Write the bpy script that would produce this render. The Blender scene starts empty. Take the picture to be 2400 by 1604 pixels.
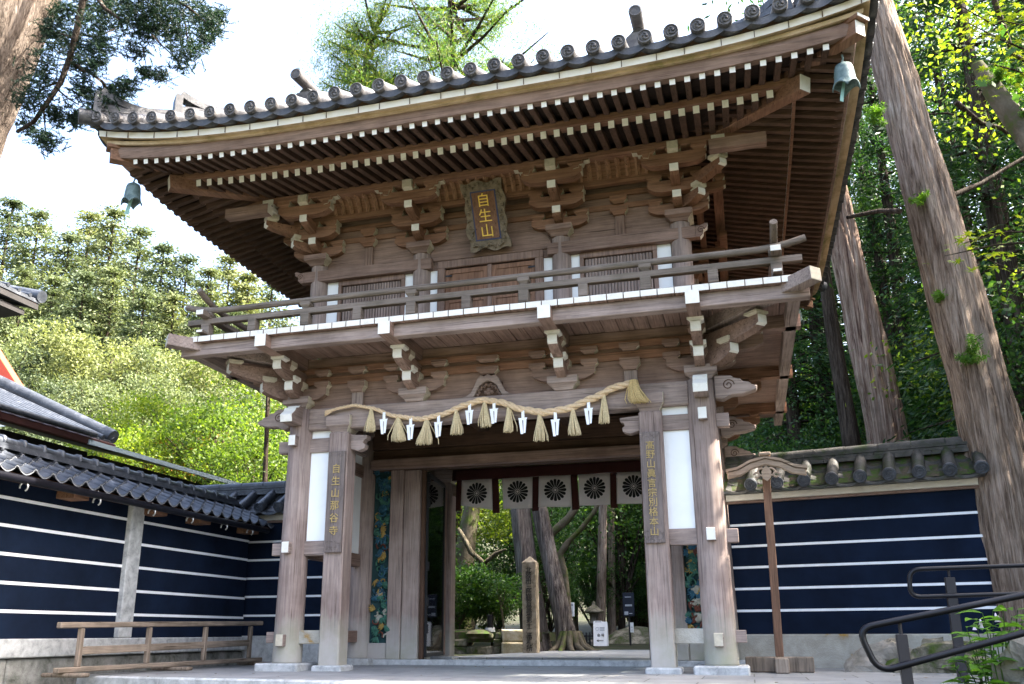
import bpy, math, random
import numpy as np
from mathutils import Vector, Matrix

SC = bpy.context.scene
COL = SC.collection
rnd = random.Random(7)
R_ = math.radians

# ---------------------------------------------------------------- camera, sky, sun, exposure
CAM_R = np.array([[0.9633052, 0.2683848, -0.0035723], [-0.0783841, 0.2685629, -0.9600676], [-0.2567082, 0.9251181, 0.2797452]])      # world -> (right, down, forward)
CAM_C = np.array([3.1513, -10.9517, 0.4124])
CAM_F, CAM_PX, CAM_PY = 2045.273, 1166.563, 888.335
cd = bpy.data.cameras.new('camera'); cam = bpy.data.objects.new('camera', cd); COL.objects.link(cam)
_r, _d, _f = (Vector(CAM_R[i]) for i in range(3))
cam.matrix_world = Matrix(((_r.x, -_d.x, -_f.x, CAM_C[0]), (_r.y, -_d.y, -_f.y, CAM_C[1]), (_r.z, -_d.z, -_f.z, CAM_C[2]), (0, 0, 0, 1)))
cd.sensor_width = 36; cd.lens = CAM_F / 2400 * 36
cd.shift_x = (1200 - CAM_PX) / 2400; cd.shift_y = (CAM_PY - 802) / 2400
cd.clip_start = 0.1; cd.clip_end = 2000
SC.camera = cam

SUN_EL, SUN_AZ = R_(49), R_(80)        # azimuth from +Y (depth) towards +X (right)
W = bpy.data.worlds.new('World'); SC.world = W; W.use_nodes = True
_n = W.node_tree.nodes; _bg = _n['Background']
sky = _n.new('ShaderNodeTexSky'); sky.sky_type = 'NISHITA'; sky.sun_disc = False
sky.sun_elevation = SUN_EL; sky.sun_rotation = SUN_AZ; sky.air_density = 1.0; sky.dust_density = 6.0; sky.ozone_density = 1.0
W.node_tree.links.new(sky.outputs[0], _bg.inputs[0]); _bg.inputs[1].default_value = 0.15
sl = bpy.data.lights.new('sun', 'SUN'); sl.energy = 5; sl.angle = R_(0.5); sl.color = (1, .93, .82)
sun = bpy.data.objects.new('sun', sl); COL.objects.link(sun)
_sd = Vector((math.sin(SUN_AZ) * math.cos(SUN_EL), math.cos(SUN_AZ) * math.cos(SUN_EL), math.sin(SUN_EL)))
sun.rotation_euler = _sd.to_track_quat('Z', 'Y').to_euler(); sun.location = (20, 10, 30)
SC.view_settings.view_transform = 'Standard'; SC.view_settings.look = 'None'; SC.view_settings.gamma = 1
SC.view_settings.exposure = 2.8

def ray(u, v):
    d = CAM_R.T @ np.array([u - CAM_PX, v - CAM_PY, CAM_F]); return d / np.linalg.norm(d)
def pY(u, v, Y):
    d = ray(u, v); return CAM_C + d * ((Y - CAM_C[1]) / d[1])
def pX(u, v, X):
    d = ray(u, v); return CAM_C + d * ((X - CAM_C[0]) / d[0])

# ---------------------------------------------------------------- materials
def new_mat(name):
    m = bpy.data.materials.new(name); m.use_nodes = True
    nt = m.node_tree; b = nt.nodes['Principled BSDF']
    return m, nt, b
def L(nt, a, b): nt.links.new(a, b)
def node(nt, typ, **kw):
    n = nt.nodes.new(typ)
    for k, v in kw.items():
        if k in n.inputs.keys(): n.inputs[k].default_value = v
        else: setattr(n, k, v)
    return n
def ramp(nt, fac, stops):
    r = nt.nodes.new('ShaderNodeValToRGB'); e = r.color_ramp.elements
    while len(e) < len(stops): e.new(.5)
    for i, (p, c) in enumerate(stops):
        e[i].position = p; e[i].color = (*c, 1) if len(c) == 3 else c
    L(nt, fac, r.inputs[0]); return r.outputs[0]
def coords(nt, scale=(1, 1, 1)):
    tc = nt.nodes.new('ShaderNodeTexCoord'); mp = nt.nodes.new('ShaderNodeMapping')
    mp.inputs['Scale'].default_value = scale; L(nt, tc.outputs['Object'], mp.inputs[0]); return mp.outputs[0]
def noise(nt, vec, scale, detail=4, rough=.6, dist=0):
    n = node(nt, 'ShaderNodeTexNoise', Scale=scale, Detail=detail, Roughness=rough, Distortion=dist); L(nt, vec, n.inputs['Vector']); return n.outputs[0]
def mix(nt, fac, a, b, typ='MIX'):
    n = nt.nodes.new('ShaderNodeMix'); n.data_type = 'RGBA'; n.blend_type = typ
    for s, val in ((0, fac), (6, a), (7, b)):
        if isinstance(val, (int, float)): n.inputs[s].default_value = val
        elif isinstance(val, tuple): n.inputs[s].default_value = (*val, 1)
        else: L(nt, val, n.inputs[s])
    return n.outputs[2]
def bump(nt, b, h, strength=.3, dist=.01):
    n = node(nt, 'ShaderNodeBump', Strength=strength, Distance=dist); L(nt, h, n.inputs['Height']); L(nt, n.outputs[0], b.inputs['Normal'])

def wood(name, base, axis='z', rough=.8, var=.45, stain=(.5, .5, .5), weather=0, fine=1.0):
    m, nt, b = new_mat(name)
    s = [34 * fine] * 3; s['xyz'.index(axis)] = 1.6
    g = noise(nt, coords(nt, tuple(s)), 1.0, 6, .65, .6)
    big = noise(nt, coords(nt), 1.7, 5, .65)
    lo = tuple(c * (1 - var) for c in base); hi = tuple(min(1, c * (1 + var * .75)) for c in base)
    c = ramp(nt, g, [(.28, lo), (.5, base), (.72, hi)])
    st = ramp(nt, big, [(.35, stain), (.62, (1, 1, 1))])
    c = mix(nt, .75, c, st, 'MULTIPLY')
    s2 = [60 * fine] * 3; s2['xyz'.index(axis)] = .9
    ck = noise(nt, coords(nt, tuple(s2)), 1.0, 3, .5, .2)
    c = mix(nt, 1.0, c, ramp(nt, ck, [(.30, (.30, .27, .25)), (.37, (1, 1, 1))]), 'MULTIPLY')      # fine drying cracks
    c = mix(nt, .5, c, ramp(nt, noise(nt, coords(nt), .55, 3, .5), [(.36, (.66, .62, .6)), (.6, (1.12, 1.1, 1.1))]), 'MULTIPLY')
    if weather:      # rain-bleached, slightly green foot of the posts
        tc = nt.nodes.new('ShaderNodeTexCoord'); sp = nt.nodes.new('ShaderNodeSeparateXYZ'); L(nt, tc.outputs['Object'], sp.inputs[0])
        ad = node(nt, 'ShaderNodeMath', operation='MULTIPLY_ADD'); L(nt, noise(nt, coords(nt, (9, 9, 2)), 1, 3), ad.inputs[0]); ad.inputs[1].default_value = -.5
        L(nt, sp.outputs[2], ad.inputs[2])
        f = ramp(nt, ad.outputs[0], [(0.0, (1, 1, 1)), (.12, (.8, .8, .8)), (.38, (.45,) * 3), (.5, (0, 0, 0))])
        gcol = ramp(nt, big, [(.3, (.30, .30, .22)), (.6, (.40, .37, .34))])
        c = mix(nt, f, c, gcol)
    L(nt, c, b.inputs['Base Color']); b.inputs['Roughness'].default_value = rough
    b.inputs['Specular IOR Level'].default_value = .25
    bump(nt, b, g, .35, .006)
    return m
def plain(name, base, rough=.7, var=.12, scale=6, bumpy=0, metal=0, spec=.4, bscale=40):
    m, nt, b = new_mat(name); co = coords(nt)
    n = noise(nt, co, scale, 6, .6)
    c = ramp(nt, n, [(.3, tuple(x * (1 - var) for x in base)), (.7, tuple(min(1, x * (1 + var)) for x in base))])
    L(nt, c, b.inputs['Base Color']); b.inputs['Roughness'].default_value = rough; b.inputs['Metallic'].default_value = metal
    b.inputs['Specular IOR Level'].default_value = spec
    if bumpy: bump(nt, b, noise(nt, co, bscale, 4), bumpy, .01)
    return m
def blotchy(name, c1, c2, c3, scale=3, rough=.85, bumpy=.4, bscale=30, at=(.35, .5, .66), spec=.25):
    m, nt, b = new_mat(name); co = coords(nt)
    n = noise(nt, co, scale, 7, .68, .4)
    L(nt, ramp(nt, n, [(at[0], c1), (at[1], c2), (at[2], c3)]), b.inputs['Base Color']); b.inputs['Roughness'].default_value = rough
    b.inputs['Specular IOR Level'].default_value = spec
    bump(nt, b, noise(nt, co, bscale, 5), bumpy, .02)
    return m
def leaf_mat(name, dark, mid, light, trans=.45, rough=.5, tint=(1.5, 1.6, .55)):
    m, nt, b = new_mat(name)
    geo = nt.nodes.new('ShaderNodeNewGeometry')
    c = ramp(nt, geo.outputs['Random Per Island'], [(0, dark), (.5, mid), (1, light)])
    oi = nt.nodes.new('ShaderNodeObjectInfo')
    c = mix(nt, 1.0, c, ramp(nt, oi.outputs['Random'], [(0, (.62, .68, .72)), (.5, (1, 1, .95)), (1, (1.3, 1.18, .9))]), 'MULTIPLY')
    big = noise(nt, coords(nt), .9, 3)
    c = mix(nt, .6, c, ramp(nt, big, [(.3, (.55, .6, .6)), (.65, (1.1, 1.05, .9))]), 'MULTIPLY')
    L(nt, c, b.inputs['Base Color']); b.inputs['Roughness'].default_value = rough
    b.inputs['Specular IOR Level'].default_value = .3
    tr = nt.nodes.new('ShaderNodeBsdfTranslucent')
    tc = mix(nt, 1.0, c, tint, 'MULTIPLY'); L(nt, tc, tr.inputs[0])
    ms = nt.nodes.new('ShaderNodeMixShader'); ms.inputs[0].default_value = trans
    L(nt, b.outputs[0], ms.inputs[1]); L(nt, tr.outputs[0], ms.inputs[2]); L(nt, ms.outputs[0], nt.nodes['Material Output'].inputs[0])
    return m

GREY = (.335, .268, .237); WARM = (.25, .142, .092); MID = (.265, .182, .145)
M = {}
for ax in 'xyz':
    M['grey_' + ax] = wood('weathered_wood_' + ax, GREY, ax, stain=(.62, .58, .56))
    M['warm_' + ax] = wood('sheltered_wood_' + ax, WARM, ax, stain=(.68, .6, .55))
    M['mid_' + ax] = wood('half_weathered_wood_' + ax, MID, ax, stain=(.6, .56, .54))
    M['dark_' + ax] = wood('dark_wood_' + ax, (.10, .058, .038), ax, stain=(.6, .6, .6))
M['post'] = wood('weathered_post_wood', GREY, 'z', weather=1, stain=(.66, .6, .6))
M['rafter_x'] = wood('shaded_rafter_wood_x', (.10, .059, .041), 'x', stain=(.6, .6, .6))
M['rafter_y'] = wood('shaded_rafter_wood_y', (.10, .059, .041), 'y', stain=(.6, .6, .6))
M['rail'] = wood('rain_worn_rail_wood', (.20, .165, .14), 'x', stain=(.5, .52, .46))
M['raily'] = wood('rain_worn_rail_wood_deep', (.20, .165, .14), 'y', stain=(.5, .52, .46))
M['cove_x'] = wood('cove_board', (.30, .165, .10), 'x', stain=(.7, .65, .6))
M['cove_z'] = wood('cove_rib', (.34, .20, .125), 'z', stain=(.75, .7, .65))
M['mossx'] = blotchy('mossy_board', (.21, .19, .07), (.42, .31, .18), (.55, .42, .27), 2.3, bscale=60, at=(.3, .45, .6))
M['white'] = blotchy('white_painted_end', (.50, .44, .35), (.70, .67, .60), (.77, .75, .69), 7, .8, .1, 40, at=(.24, .38, .55))
M['cream'] = plain('pale_end_grain', (.50, .45, .35), .8, .16, 20)
M['whitefascia'] = blotchy('worn_white_fascia', (.36, .31, .2), (.68, .63, .54), (.74, .70, .62), 3.5, bumpy=.1, at=(.22, .34, .5))
M['plaster'] = blotchy('white_plaster', (.74, .74, .72), (.83, .84, .84), (.86, .87, .87), 1.6, .9, .05, 60, at=(.25, .42, .6))
M['tile'] = blotchy('grey_roof_tile', (.028, .029, .034), (.05, .05, .056), (.095, .094, .096), 7, .5, .2, 40, spec=.5)
M['tiledisc'] = blotchy('round_tile_face', (.06, .058, .06), (.095, .09, .092), (.14, .135, .132), 9, .6, .2, 60)
M['lwall_tile'] = blotchy('dark_glazed_wall_tile', (.022, .026, .034), (.042, .048, .06), (.12, .13, .15), 5, .45, .25, 30, at=(.35, .55, .72), spec=.6)
M['moss_tile'] = blotchy('mossy_wall_tile', (.022, .035, .008), (.045, .043, .04), (.10, .092, .08), 4, .6, .5, 30, at=(.36, .5, .7))
M['navy'] = plain('dark_navy_plaster', (.005, .0105, .0255), .9, .35, 2.2, .12, bscale=120, spec=.12)
M['stripe'] = plain('white_stripe_paint', (.80, .82, .86), .8, .05, 10)
M['granite'] = blotchy('pale_granite', (.24, .25, .25), (.42, .43, .43), (.56, .57, .57), 9, .8, .3, 90, at=(.3, .5, .7))
M['oldgranite'] = blotchy('lichen_granite', (.30, .17, .03), (.30, .28, .23), (.44, .42, .37), 2.6, .85, .4, 60, at=(.33, .42, .66))
M['rock'] = blotchy('weathered_rock', (.10, .09, .07), (.19, .17, .14), (.31, .28, .24), 3.2, .9, .9, 12)
M['mossrock'] = blotchy('mossy_stone', (.05, .075, .012), (.11, .10, .07), (.33, .29, .22), 3.4, .9, .9, 14, at=(.38, .5, .68))
M['bronze'] = blotchy('verdigris_bronze', (.07, .11, .112), (.13, .185, .19), (.20, .265, .27), 8, .55, .2, 40)
M['gold'] = plain('gold_leaf', (.85, .58, .11), .4, .1, 12, metal=.2)
M['rope'] = plain('straw_rope', (.66, .49, .31), .85, .16, 30, .4)
M['straw'] = plain('straw_tassel', (.62, .51, .31), .85, .22, 60, .2)
M['paper'] = plain('white_paper', (.86, .87, .88), .7, .02)
M['cloth'] = plain('white_cloth', (.80, .75, .74), .9, .05, 3)
_nt = M['cloth'].node_tree; _t = _nt.nodes.new('ShaderNodeBsdfTranslucent'); _t.inputs[0].default_value = (.85, .80, .78, 1); _m = _nt.nodes.new('ShaderNodeMixShader'); _m.inputs[0].default_value = .5
L(_nt, _nt.nodes['Principled BSDF'].outputs[0], _m.inputs[1]); L(_nt, _t.outputs[0], _m.inputs[2]); L(_nt, _m.outputs[0], _nt.nodes['Material Output'].inputs[0])
M['clothred'] = plain('dark_red_cloth', (.055, .014, .011), .9, .15, 5)
M['black'] = plain('black_ink', (.008, .008, .01), .7, .1)
M['blackmetal'] = plain('black_painted_metal', (.005, .005, .008), .34, .15, 8, spec=.3)
M['iron'] = plain('dark_iron', (.03, .03, .032), .45, .2, 20, metal=.6)
M['steel'] = plain('brushed_steel', (.5, .5, .5), .3, .05, metal=.9)
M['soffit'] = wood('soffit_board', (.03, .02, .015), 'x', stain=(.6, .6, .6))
M['relief_ground'] = plain('dark_green_relief_ground', (.012, .05, .055), .7, .3)
M['relief_leaf'] = plain('green_painted_carving', (.035, .13, .09), .6, .3, 20)
M['relief_gold'] = plain('ochre_painted_carving', (.30, .20, .05), .6, .25, 20)
M['relief_white'] = plain('pale_painted_carving', (.34, .33, .27), .7, .2, 20)
M['relief_red'] = plain('brown_red_painted_carving', (.11, .032, .017), .7, .25, 20)
M['relief_blue'] = plain('blue_painted_carving', (.018, .085, .13), .6, .3, 20)
M['plaque_frame'] = blotchy('carved_plaque_frame', (.12, .10, .072), (.20, .16, .115), (.26, .20, .14), 12, .8, .5, 60)
M['plaque_blue'] = plain('blue_plaque_border', (.05, .06, .13), .7)
M['sign_board'] = wood('grey_sign_board', (.20, .165, .15), 'z', stain=(.6, .6, .62))
M['dullgold'] = plain('worn_gold_lettering', (.40, .29, .11), .55, .25, 60)
M['rope_end'] = plain('frayed_straw', (.56, .42, .20), .9, .3, 80)
M['bronze_green'] = plain('bright_verdigris', (.25, .45, .42), .6, .15)
def glass_mat():
    m, nt, b = new_mat('door_glass'); tr = nt.nodes.new('ShaderNodeBsdfTransparent'); tr.inputs[0].default_value = (.75, .8, .76, 1)
    gl = nt.nodes.new('ShaderNodeBsdfGlossy'); gl.inputs['Roughness'].default_value = .03
    fr = node(nt, 'ShaderNodeFresnel', IOR=1.7); ms = nt.nodes.new('ShaderNodeMixShader')
    L(nt, fr.outputs[0], ms.inputs[0]); L(nt, tr.outputs[0], ms.inputs[1]); L(nt, gl.outputs[0], ms.inputs[2]); L(nt, ms.outputs[0], nt.nodes['Material Output'].inputs[0]); return m
M['glass'] = glass_mat()
M['darkgranite'] = blotchy('damp_granite', (.07, .075, .06), (.19, .19, .175), (.30, .30, .28), 4.5, .8, .5, 60)
M['lwall_tile_edge'] = plain('tile_edge_highlight', (.17, .18, .20), .5, .25, 20)  # highlight along the tile edges put into a paler colour
M['oldwood'] = wood('rotting_grey_brown_wood', (.23, .185, .145), 'z', stain=(.5, .5, .48), var=.55, fine=.8)
M['oldwood_y'] = wood('rotting_grey_brown_rail', (.26, .21, .165), 'y', stain=(.5, .5, .48), var=.55, fine=.8)
M['post_brown'] = wood('brown_post_wood', (.20, .115, .075), 'z', stain=(.6, .6, .6))
M['gable_wood'] = wood('pale_carved_wood', (.40, .31, .235), 'x', stain=(.6, .58, .52))
M['darkpost'] = plain('dark_painted_post', (.016, .014, .017), .5, .2, 10)
M['darkwall'] = plain('dark_boarded_wall', (.02, .018, .018), .8, .3)
M['slate'] = blotchy('blue_grey_slates', (.03, .04, .055), (.06, .075, .095), (.10, .12, .145), 12, .5, .4, 30)
M['palemetal'] = plain('pale_blue_metal_edge', (.25, .32, .36), .4, .1)
M['redbrown'] = plain('red_brown_gutter', (.055, .02, .018), .5, .2)
M['vermilion'] = plain('vermilion_paint', (.62, .07, .025), .5, .08)
M['leaf_forest'] = leaf_mat('forest_leaves', (.022, .058, .024), (.048, .112, .038), (.10, .18, .05), .42, .45, (1.3, 1.5, .5))
M['leaf_bright'] = leaf_mat('sunny_leaves', (.06, .11, .018), (.12, .19, .03), (.22, .28, .05), .5)
M['leaf_hill'] = leaf_mat('hill_leaves', (.075, .105, .05), (.115, .15, .075), (.165, .195, .10), .35, .6, (1.25, 1.25, .8))  # haze over the hillside put into its leaf colours
M['leaf_hill2'] = leaf_mat('hazy_hill_leaves', (.105, .14, .065), (.15, .19, .09), (.20, .235, .12), .35, .6, (1.25, 1.25, .8))  # paler still, with haze and glare in the colour
M['needle'] = leaf_mat('cedar_needles', (.018, .055, .024), (.040, .10, .036), (.085, .155, .048), .35, .5, (1.3, 1.5, .5))
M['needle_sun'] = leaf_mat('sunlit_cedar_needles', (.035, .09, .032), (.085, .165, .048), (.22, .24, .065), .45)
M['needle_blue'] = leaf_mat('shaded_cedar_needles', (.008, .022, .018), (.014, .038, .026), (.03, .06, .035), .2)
M['maple'] = leaf_mat('maple_leaves', (.14, .20, .02), (.24, .28, .03), (.34, .34, .05), .55)
M['maple_red'] = leaf_mat('turning_maple_leaves', (.10, .12, .02), (.22, .16, .03), (.30, .12, .03), .5)
M['bush'] = leaf_mat('bush_leaves', (.02, .06, .012), (.04, .10, .02), (.08, .16, .03), .4, .35)
M['bigleaf'] = leaf_mat('broad_garden_leaves', (.07, .17, .03), (.11, .24, .04), (.16, .30, .06), .5, .3)
M['petal'] = plain('pale_lilac_petal', (.62, .52, .62), .6, .1)
def bark(name, c1, c2, c3, sc=(13, 13, .9), st=1.0):
    m, nt, b = new_mat(name); n = noise(nt, coords(nt, sc), 1, 8, .72, 1.4); big = noise(nt, coords(nt, (1, 1, .5)), 1.6, 6, .65)
    fine = noise(nt, coords(nt, (sc[0] * 3.2, sc[1] * 3.2, sc[2] * 2.2)), 1, 5, .6, .8)
    c = ramp(nt, n, [(.36, c1), (.47, c2), (.62, c3)])
    c = mix(nt, .8, c, ramp(nt, fine, [(.36, (.45, .42, .40)), (.55, (1.05, 1.03, 1.02))]), 'MULTIPLY')
    c = mix(nt, .8, c, ramp(nt, big, [(.34, (.42, .38, .34)), (.5, (.85, .83, .80)), (.66, (1.2, 1.2, 1.2))]), 'MULTIPLY')
    L(nt, c, b.inputs['Base Color']); b.inputs['Roughness'].default_value = .92; b.inputs['Specular IOR Level'].default_value = .1
    bump(nt, b, mix(nt, .35, n, fine), st, .10); return m
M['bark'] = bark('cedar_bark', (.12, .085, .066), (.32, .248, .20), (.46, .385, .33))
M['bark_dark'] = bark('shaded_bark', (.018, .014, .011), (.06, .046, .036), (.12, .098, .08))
M['bark_moss'] = blotchy('mossy_bark', (.06, .09, .012), (.09, .075, .05), (.17, .145, .11), 2.2, .95, .9, 18, at=(.36, .5, .7))
M['bush_sprout'] = leaf_mat('fresh_green_sprouts', (.06, .14, .015), (.10, .22, .03), (.16, .30, .05), .45)
M['bark_red'] = bark('red_streaked_bark', (.08, .048, .04), (.26, .175, .135), (.44, .355, .29), (9, 9, .35))
M['bark_tall'] = bark('furrowed_cedar_bark', (.05, .045, .045), (.15, .13, .125), (.26, .24, .22), (12, 12, .5))
M['bark_limb'] = bark('mossy_limb_bark', (.05, .05, .03), (.13, .115, .08), (.24, .21, .16), (10, 10, 4))
M['sunrock'] = blotchy('sunlit_mossy_stone', (.10, .12, .03), (.34, .28, .18), (.48, .43, .33), 4, .9, .7, 20, at=(.28, .42, .62))  # mossy stone with the sunlight put into its paler colour
M['pillar_stone'] = blotchy('weathered_pillar_stone', (.17, .14, .095), (.29, .24, .175), (.38, .33, .255), 6, .85, .4, 60)
M['greyprint'] = plain('faint_grey_print', (.42, .44, .48), .7)
M['boardblue'] = plain('dark_board', (.012, .018, .035), .4)
M['deadleaf'] = leaf_mat('dry_leaves', (.10, .06, .02), (.18, .12, .04), (.26, .20, .07), .2)
M['bark_left'] = bark('brown_cedar_bark', (.07, .055, .045), (.17, .138, .115), (.28, .235, .20))
# ---------------------------------------------------------------- mesh building helpers
def rootloc(o):
    v = Vector((0, 0, 0))
    while o is not None: v = v + o.location; o = o.parent
    return v
class MB:
    def __init__(s): s.v = []; s.f = []; s.m = []; s.s = []
    def add(s, vs, fs, m=0, smooth=False):
        k = len(s.v); s.v += [tuple(p) for p in vs]
        for i, f in enumerate(fs):
            s.f.append([k + j for j in f]); s.m.append(m[i] if isinstance(m, (list, tuple)) else m); s.s.append(smooth)
    def box(s, x0, x1, y0, y1, z0, z1, m=0, **fm):
        v = [(x0, y0, z0), (x1, y0, z0), (x1, y1, z0), (x0, y1, z0), (x0, y0, z1), (x1, y0, z1), (x1, y1, z1), (x0, y1, z1)]
        f = [(0, 3, 2, 1), (4, 5, 6, 7), (0, 1, 5, 4), (1, 2, 6, 5), (2, 3, 7, 6), (3, 0, 4, 7)]
        s.add(v, f, [fm.get(k, m) for k in ('zm', 'zp', 'ym', 'xp', 'yp', 'xm')]); return s
    def bar(s, p0, p1, w, h, m=0, up=(0, 0, 1), e0=None, e1=None, w1=None, h1=None):
        p0, p1 = Vector(p0), Vector(p1); d = (p1 - p0).normalized(); up = Vector(up)
        x = d.cross(up).normalized(); u = x.cross(d)
        w1 = w1 or w; h1 = h1 or h
        v = [p0 + x * (a * w / 2) + u * (b * h / 2) for a, b in ((-1, -1), (1, -1), (1, 1), (-1, 1))] + [p1 + x * (a * w1 / 2) + u * (b * h1 / 2) for a, b in ((-1, -1), (1, -1), (1, 1), (-1, 1))]
        f = [(0, 1, 2, 3), (7, 6, 5, 4), (0, 4, 5, 1), (1, 5, 6, 2), (2, 6, 7, 3), (3, 7, 4, 0)]
        s.add(v, f, [m if e0 is None else e0, m if e1 is None else e1, m, m, m, m]); return s
    def prism(s, poly, o, ux, uy, dv, m=0, c0=None, c1=None, side=None):
        o, ux, uy, dv = Vector(o), Vector(ux), Vector(uy), Vector(dv); n = len(poly)
        a = [o + ux * p + uy * q for p, q in poly]; v = a + [p + dv for p in a]
        f = [tuple(range(n))[::-1], tuple(range(n, 2 * n))] + [(i, (i + 1) % n, n + (i + 1) % n, n + i) for i in range(n)]
        mm = [m if c0 is None else c0, m if c1 is None else c1] + [(side[i] if side and side[i] is not None else m) for i in range(n)]
        s.add(v, f, mm); return s
    def cyl(s, p0, p1, r0, r1=None, n=18, m=0, cap=True, mc=None, smooth=True):
        p0, p1 = Vector(p0), Vector(p1); r1 = r0 if r1 is None else r1
        d = (p1 - p0).normalized(); t = Vector((0, 0, 1)) if abs(d.z) < .9 else Vector((1, 0, 0))
        x = d.cross(t).normalized(); y = d.cross(x)
        c = [(math.cos(2 * math.pi * i / n), math.sin(2 * math.pi * i / n)) for i in range(n)]
        v = [p0 + (x * a + y * b) * r0 for a, b in c] + [p1 + (x * a + y * b) * r1 for a, b in c]
        s.add(v, [(i, (i + 1) % n, n + (i + 1) % n, n + i) for i in range(n)], m, smooth)
        if cap:
            s.add(v[:n], [tuple(range(n))[::-1]], m if mc is None else mc); s.add(v[n:], [tuple(range(n))], m if mc is None else mc)
        return s
    def tube(s, pts, rs, n=8, m=0, cap=True, smooth=True):
        pts = [Vector(p) for p in pts]; k = len(pts)
        if not isinstance(rs, (list, tuple)): rs = [rs] * k
        vs = []; x = None
        for i, p in enumerate(pts):
            d = (pts[min(i + 1, k - 1)] - pts[max(i - 1, 0)]).normalized()
            if x is None:
                t = Vector((0, 0, 1)) if abs(d.z) < .9 else Vector((1, 0, 0)); x = d.cross(t).normalized()
            else: x = (x - d * x.dot(d)).normalized()
            y = d.cross(x)
            vs += [p + (x * math.cos(2 * math.pi * j / n) + y * math.sin(2 * math.pi * j / n)) * rs[i] for j in range(n)]
        f = [(i * n + j, i * n + (j + 1) % n, (i + 1) * n + (j + 1) % n, (i + 1) * n + j) for i in range(k - 1) for j in range(n)]
        s.add(vs, f, m, smooth)
        if cap: s.add(vs[:n], [tuple(range(n))[::-1]], m); s.add(vs[-n:], [tuple(range(n))], m)
        return s
    def lathe(s, prof, c, n=24, m=0, smooth=True):
        vs = [(c[0] + r * math.cos(2 * math.pi * j / n), c[1] + r * math.sin(2 * math.pi * j / n), c[2] + z) for r, z in prof for j in range(n)]
        s.add(vs, [(i * n + j, i * n + (j + 1) % n, (i + 1) * n + (j + 1) % n, (i + 1) * n + j) for i in range(len(prof) - 1) for j in range(n)], m, smooth); return s
    def masu(s, c, w, d, h, m=0, rot=0, white=(), wm=1):
        # bearing block: square top, hollow-curved foot. white: which sides ('ym' etc.) are painted
        lv = [(.62, 0), (.70, .18), (.86, .36), (1, .46), (1, 1)]
        ca, sa = math.cos(rot), math.sin(rot); v = []
        for k, z in lv:
            for a, b in ((-1, -1), (1, -1), (1, 1), (-1, 1)):
                x, y = a * w / 2 * k, b * d / 2 * k
                v.append((c[0] + x * ca - y * sa, c[1] + x * sa + y * ca, c[2] + z * h))
        nm = ('ym', 'xp', 'yp', 'xm'); f = [(3, 2, 1, 0)]; mm = [m]
        for i in range(len(lv) - 1):
            for j in range(4):
                f.append((i * 4 + j, i * 4 + (j + 1) % 4, i * 4 + 4 + (j + 1) % 4, i * 4 + 4 + j)); mm.append(wm if nm[j] in white else m)
        t = 4 * (len(lv) - 1); f.append((t, t + 1, t + 2, t + 3)); mm.append(m)
        s.add(v, f, mm); return s
    def arm(s, c, dirv, ln, lb, w, h, m=0, e0=None, e1=None, foot=.45):
        # bracket arm with boat-shaped underside: from -lb to +ln along dirv; c = centre bottom
        def end(l): return [(l * foot, 0), (l * (foot + .25), h * .07), (l * .86, h * .25), (l * .96, h * .42), (l, h * .52), (l, h)]
        poly = end(ln); k = len(poly); sd = [None] * 64
        if lb > 0: left = [(-a, b) for a, b in end(lb)][::-1]
        else: left = [(0, h), (0, 0)]
        pts = poly + left
        if e1 is not None: sd[k - 2] = e1; sd[k - 3] = e1
        if e0 is not None and lb > 0: sd[k] = e0; sd[k + 1] = e0
        d = Vector(dirv).normalized(); x = d.cross(Vector((0, 0, 1)))
        s.prism(pts, Vector(c) - x * (w / 2), d, (0, 0, 1), x * w, m, side=sd); return s
    def build(s, name, mats, parent=None, bevel=0, seg=1):
        me = bpy.data.meshes.new(name); off = rootloc(parent)
        me.from_pydata([(p[0] - off.x, p[1] - off.y, p[2] - off.z) for p in s.v], [], s.f)
        for mt in (mats if isinstance(mats, (list, tuple)) else [mats]): me.materials.append(M[mt] if isinstance(mt, str) else mt)
        me.polygons.foreach_set('material_index', s.m); me.polygons.foreach_set('use_smooth', s.s); me.update()
        o = bpy.data.objects.new(name, me); COL.objects.link(o); o.parent = parent
        if bevel:
            b = o.modifiers.new('edge', 'BEVEL'); b.width = bevel; b.segments = seg; b.limit_method = 'ANGLE'; b.angle_limit = R_(35)
        return o
def tag(o, label=None, cat=None, group=None, kind=None):
    for k, v in (('label', label), ('category', cat), ('group', group), ('kind', kind)):
        if v: o[k] = v
    return o
def thing(name, label, cat, loc=(0, 0, 0), group=None):
    o = bpy.data.objects.new(name, None); COL.objects.link(o); o.location = loc; o.empty_display_size = .3
    return tag(o, label, cat, group)
def copy_tree(o, parent=None):
    c = o.copy(); COL.objects.link(c)
    if parent is not None: c.parent = parent
    for ch in o.children: copy_tree(ch, c)
    return c
def arrays_obj(name, V, F, mats, parent=None, mi=None, smooth=False):
    """quads from numpy arrays"""
    me = bpy.data.meshes.new(name); off = np.array(rootloc(parent)); V = np.asarray(V, np.float32) - off.astype(np.float32)
    nf = len(F); k = F.shape[1]
    me.vertices.add(len(V)); me.vertices.foreach_set('co', V.ravel())
    me.loops.add(nf * k); me.loops.foreach_set('vertex_index', F.astype(np.int32).ravel())
    me.polygons.add(nf); me.polygons.foreach_set('loop_start', np.arange(0, nf * k, k, dtype=np.int32))
    for mt in (mats if isinstance(mats, (list, tuple)) else [mats]): me.materials.append(M[mt] if isinstance(mt, str) else mt)
    if mi is not None: me.polygons.foreach_set('material_index', mi.astype(np.int32))
    if smooth: me.polygons.foreach_set('use_smooth', np.ones(nf, bool))
    me.update(calc_edges=True); me.validate()
    o = bpy.data.objects.new(name, me); COL.objects.link(o); o.parent = parent
    return o
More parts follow.
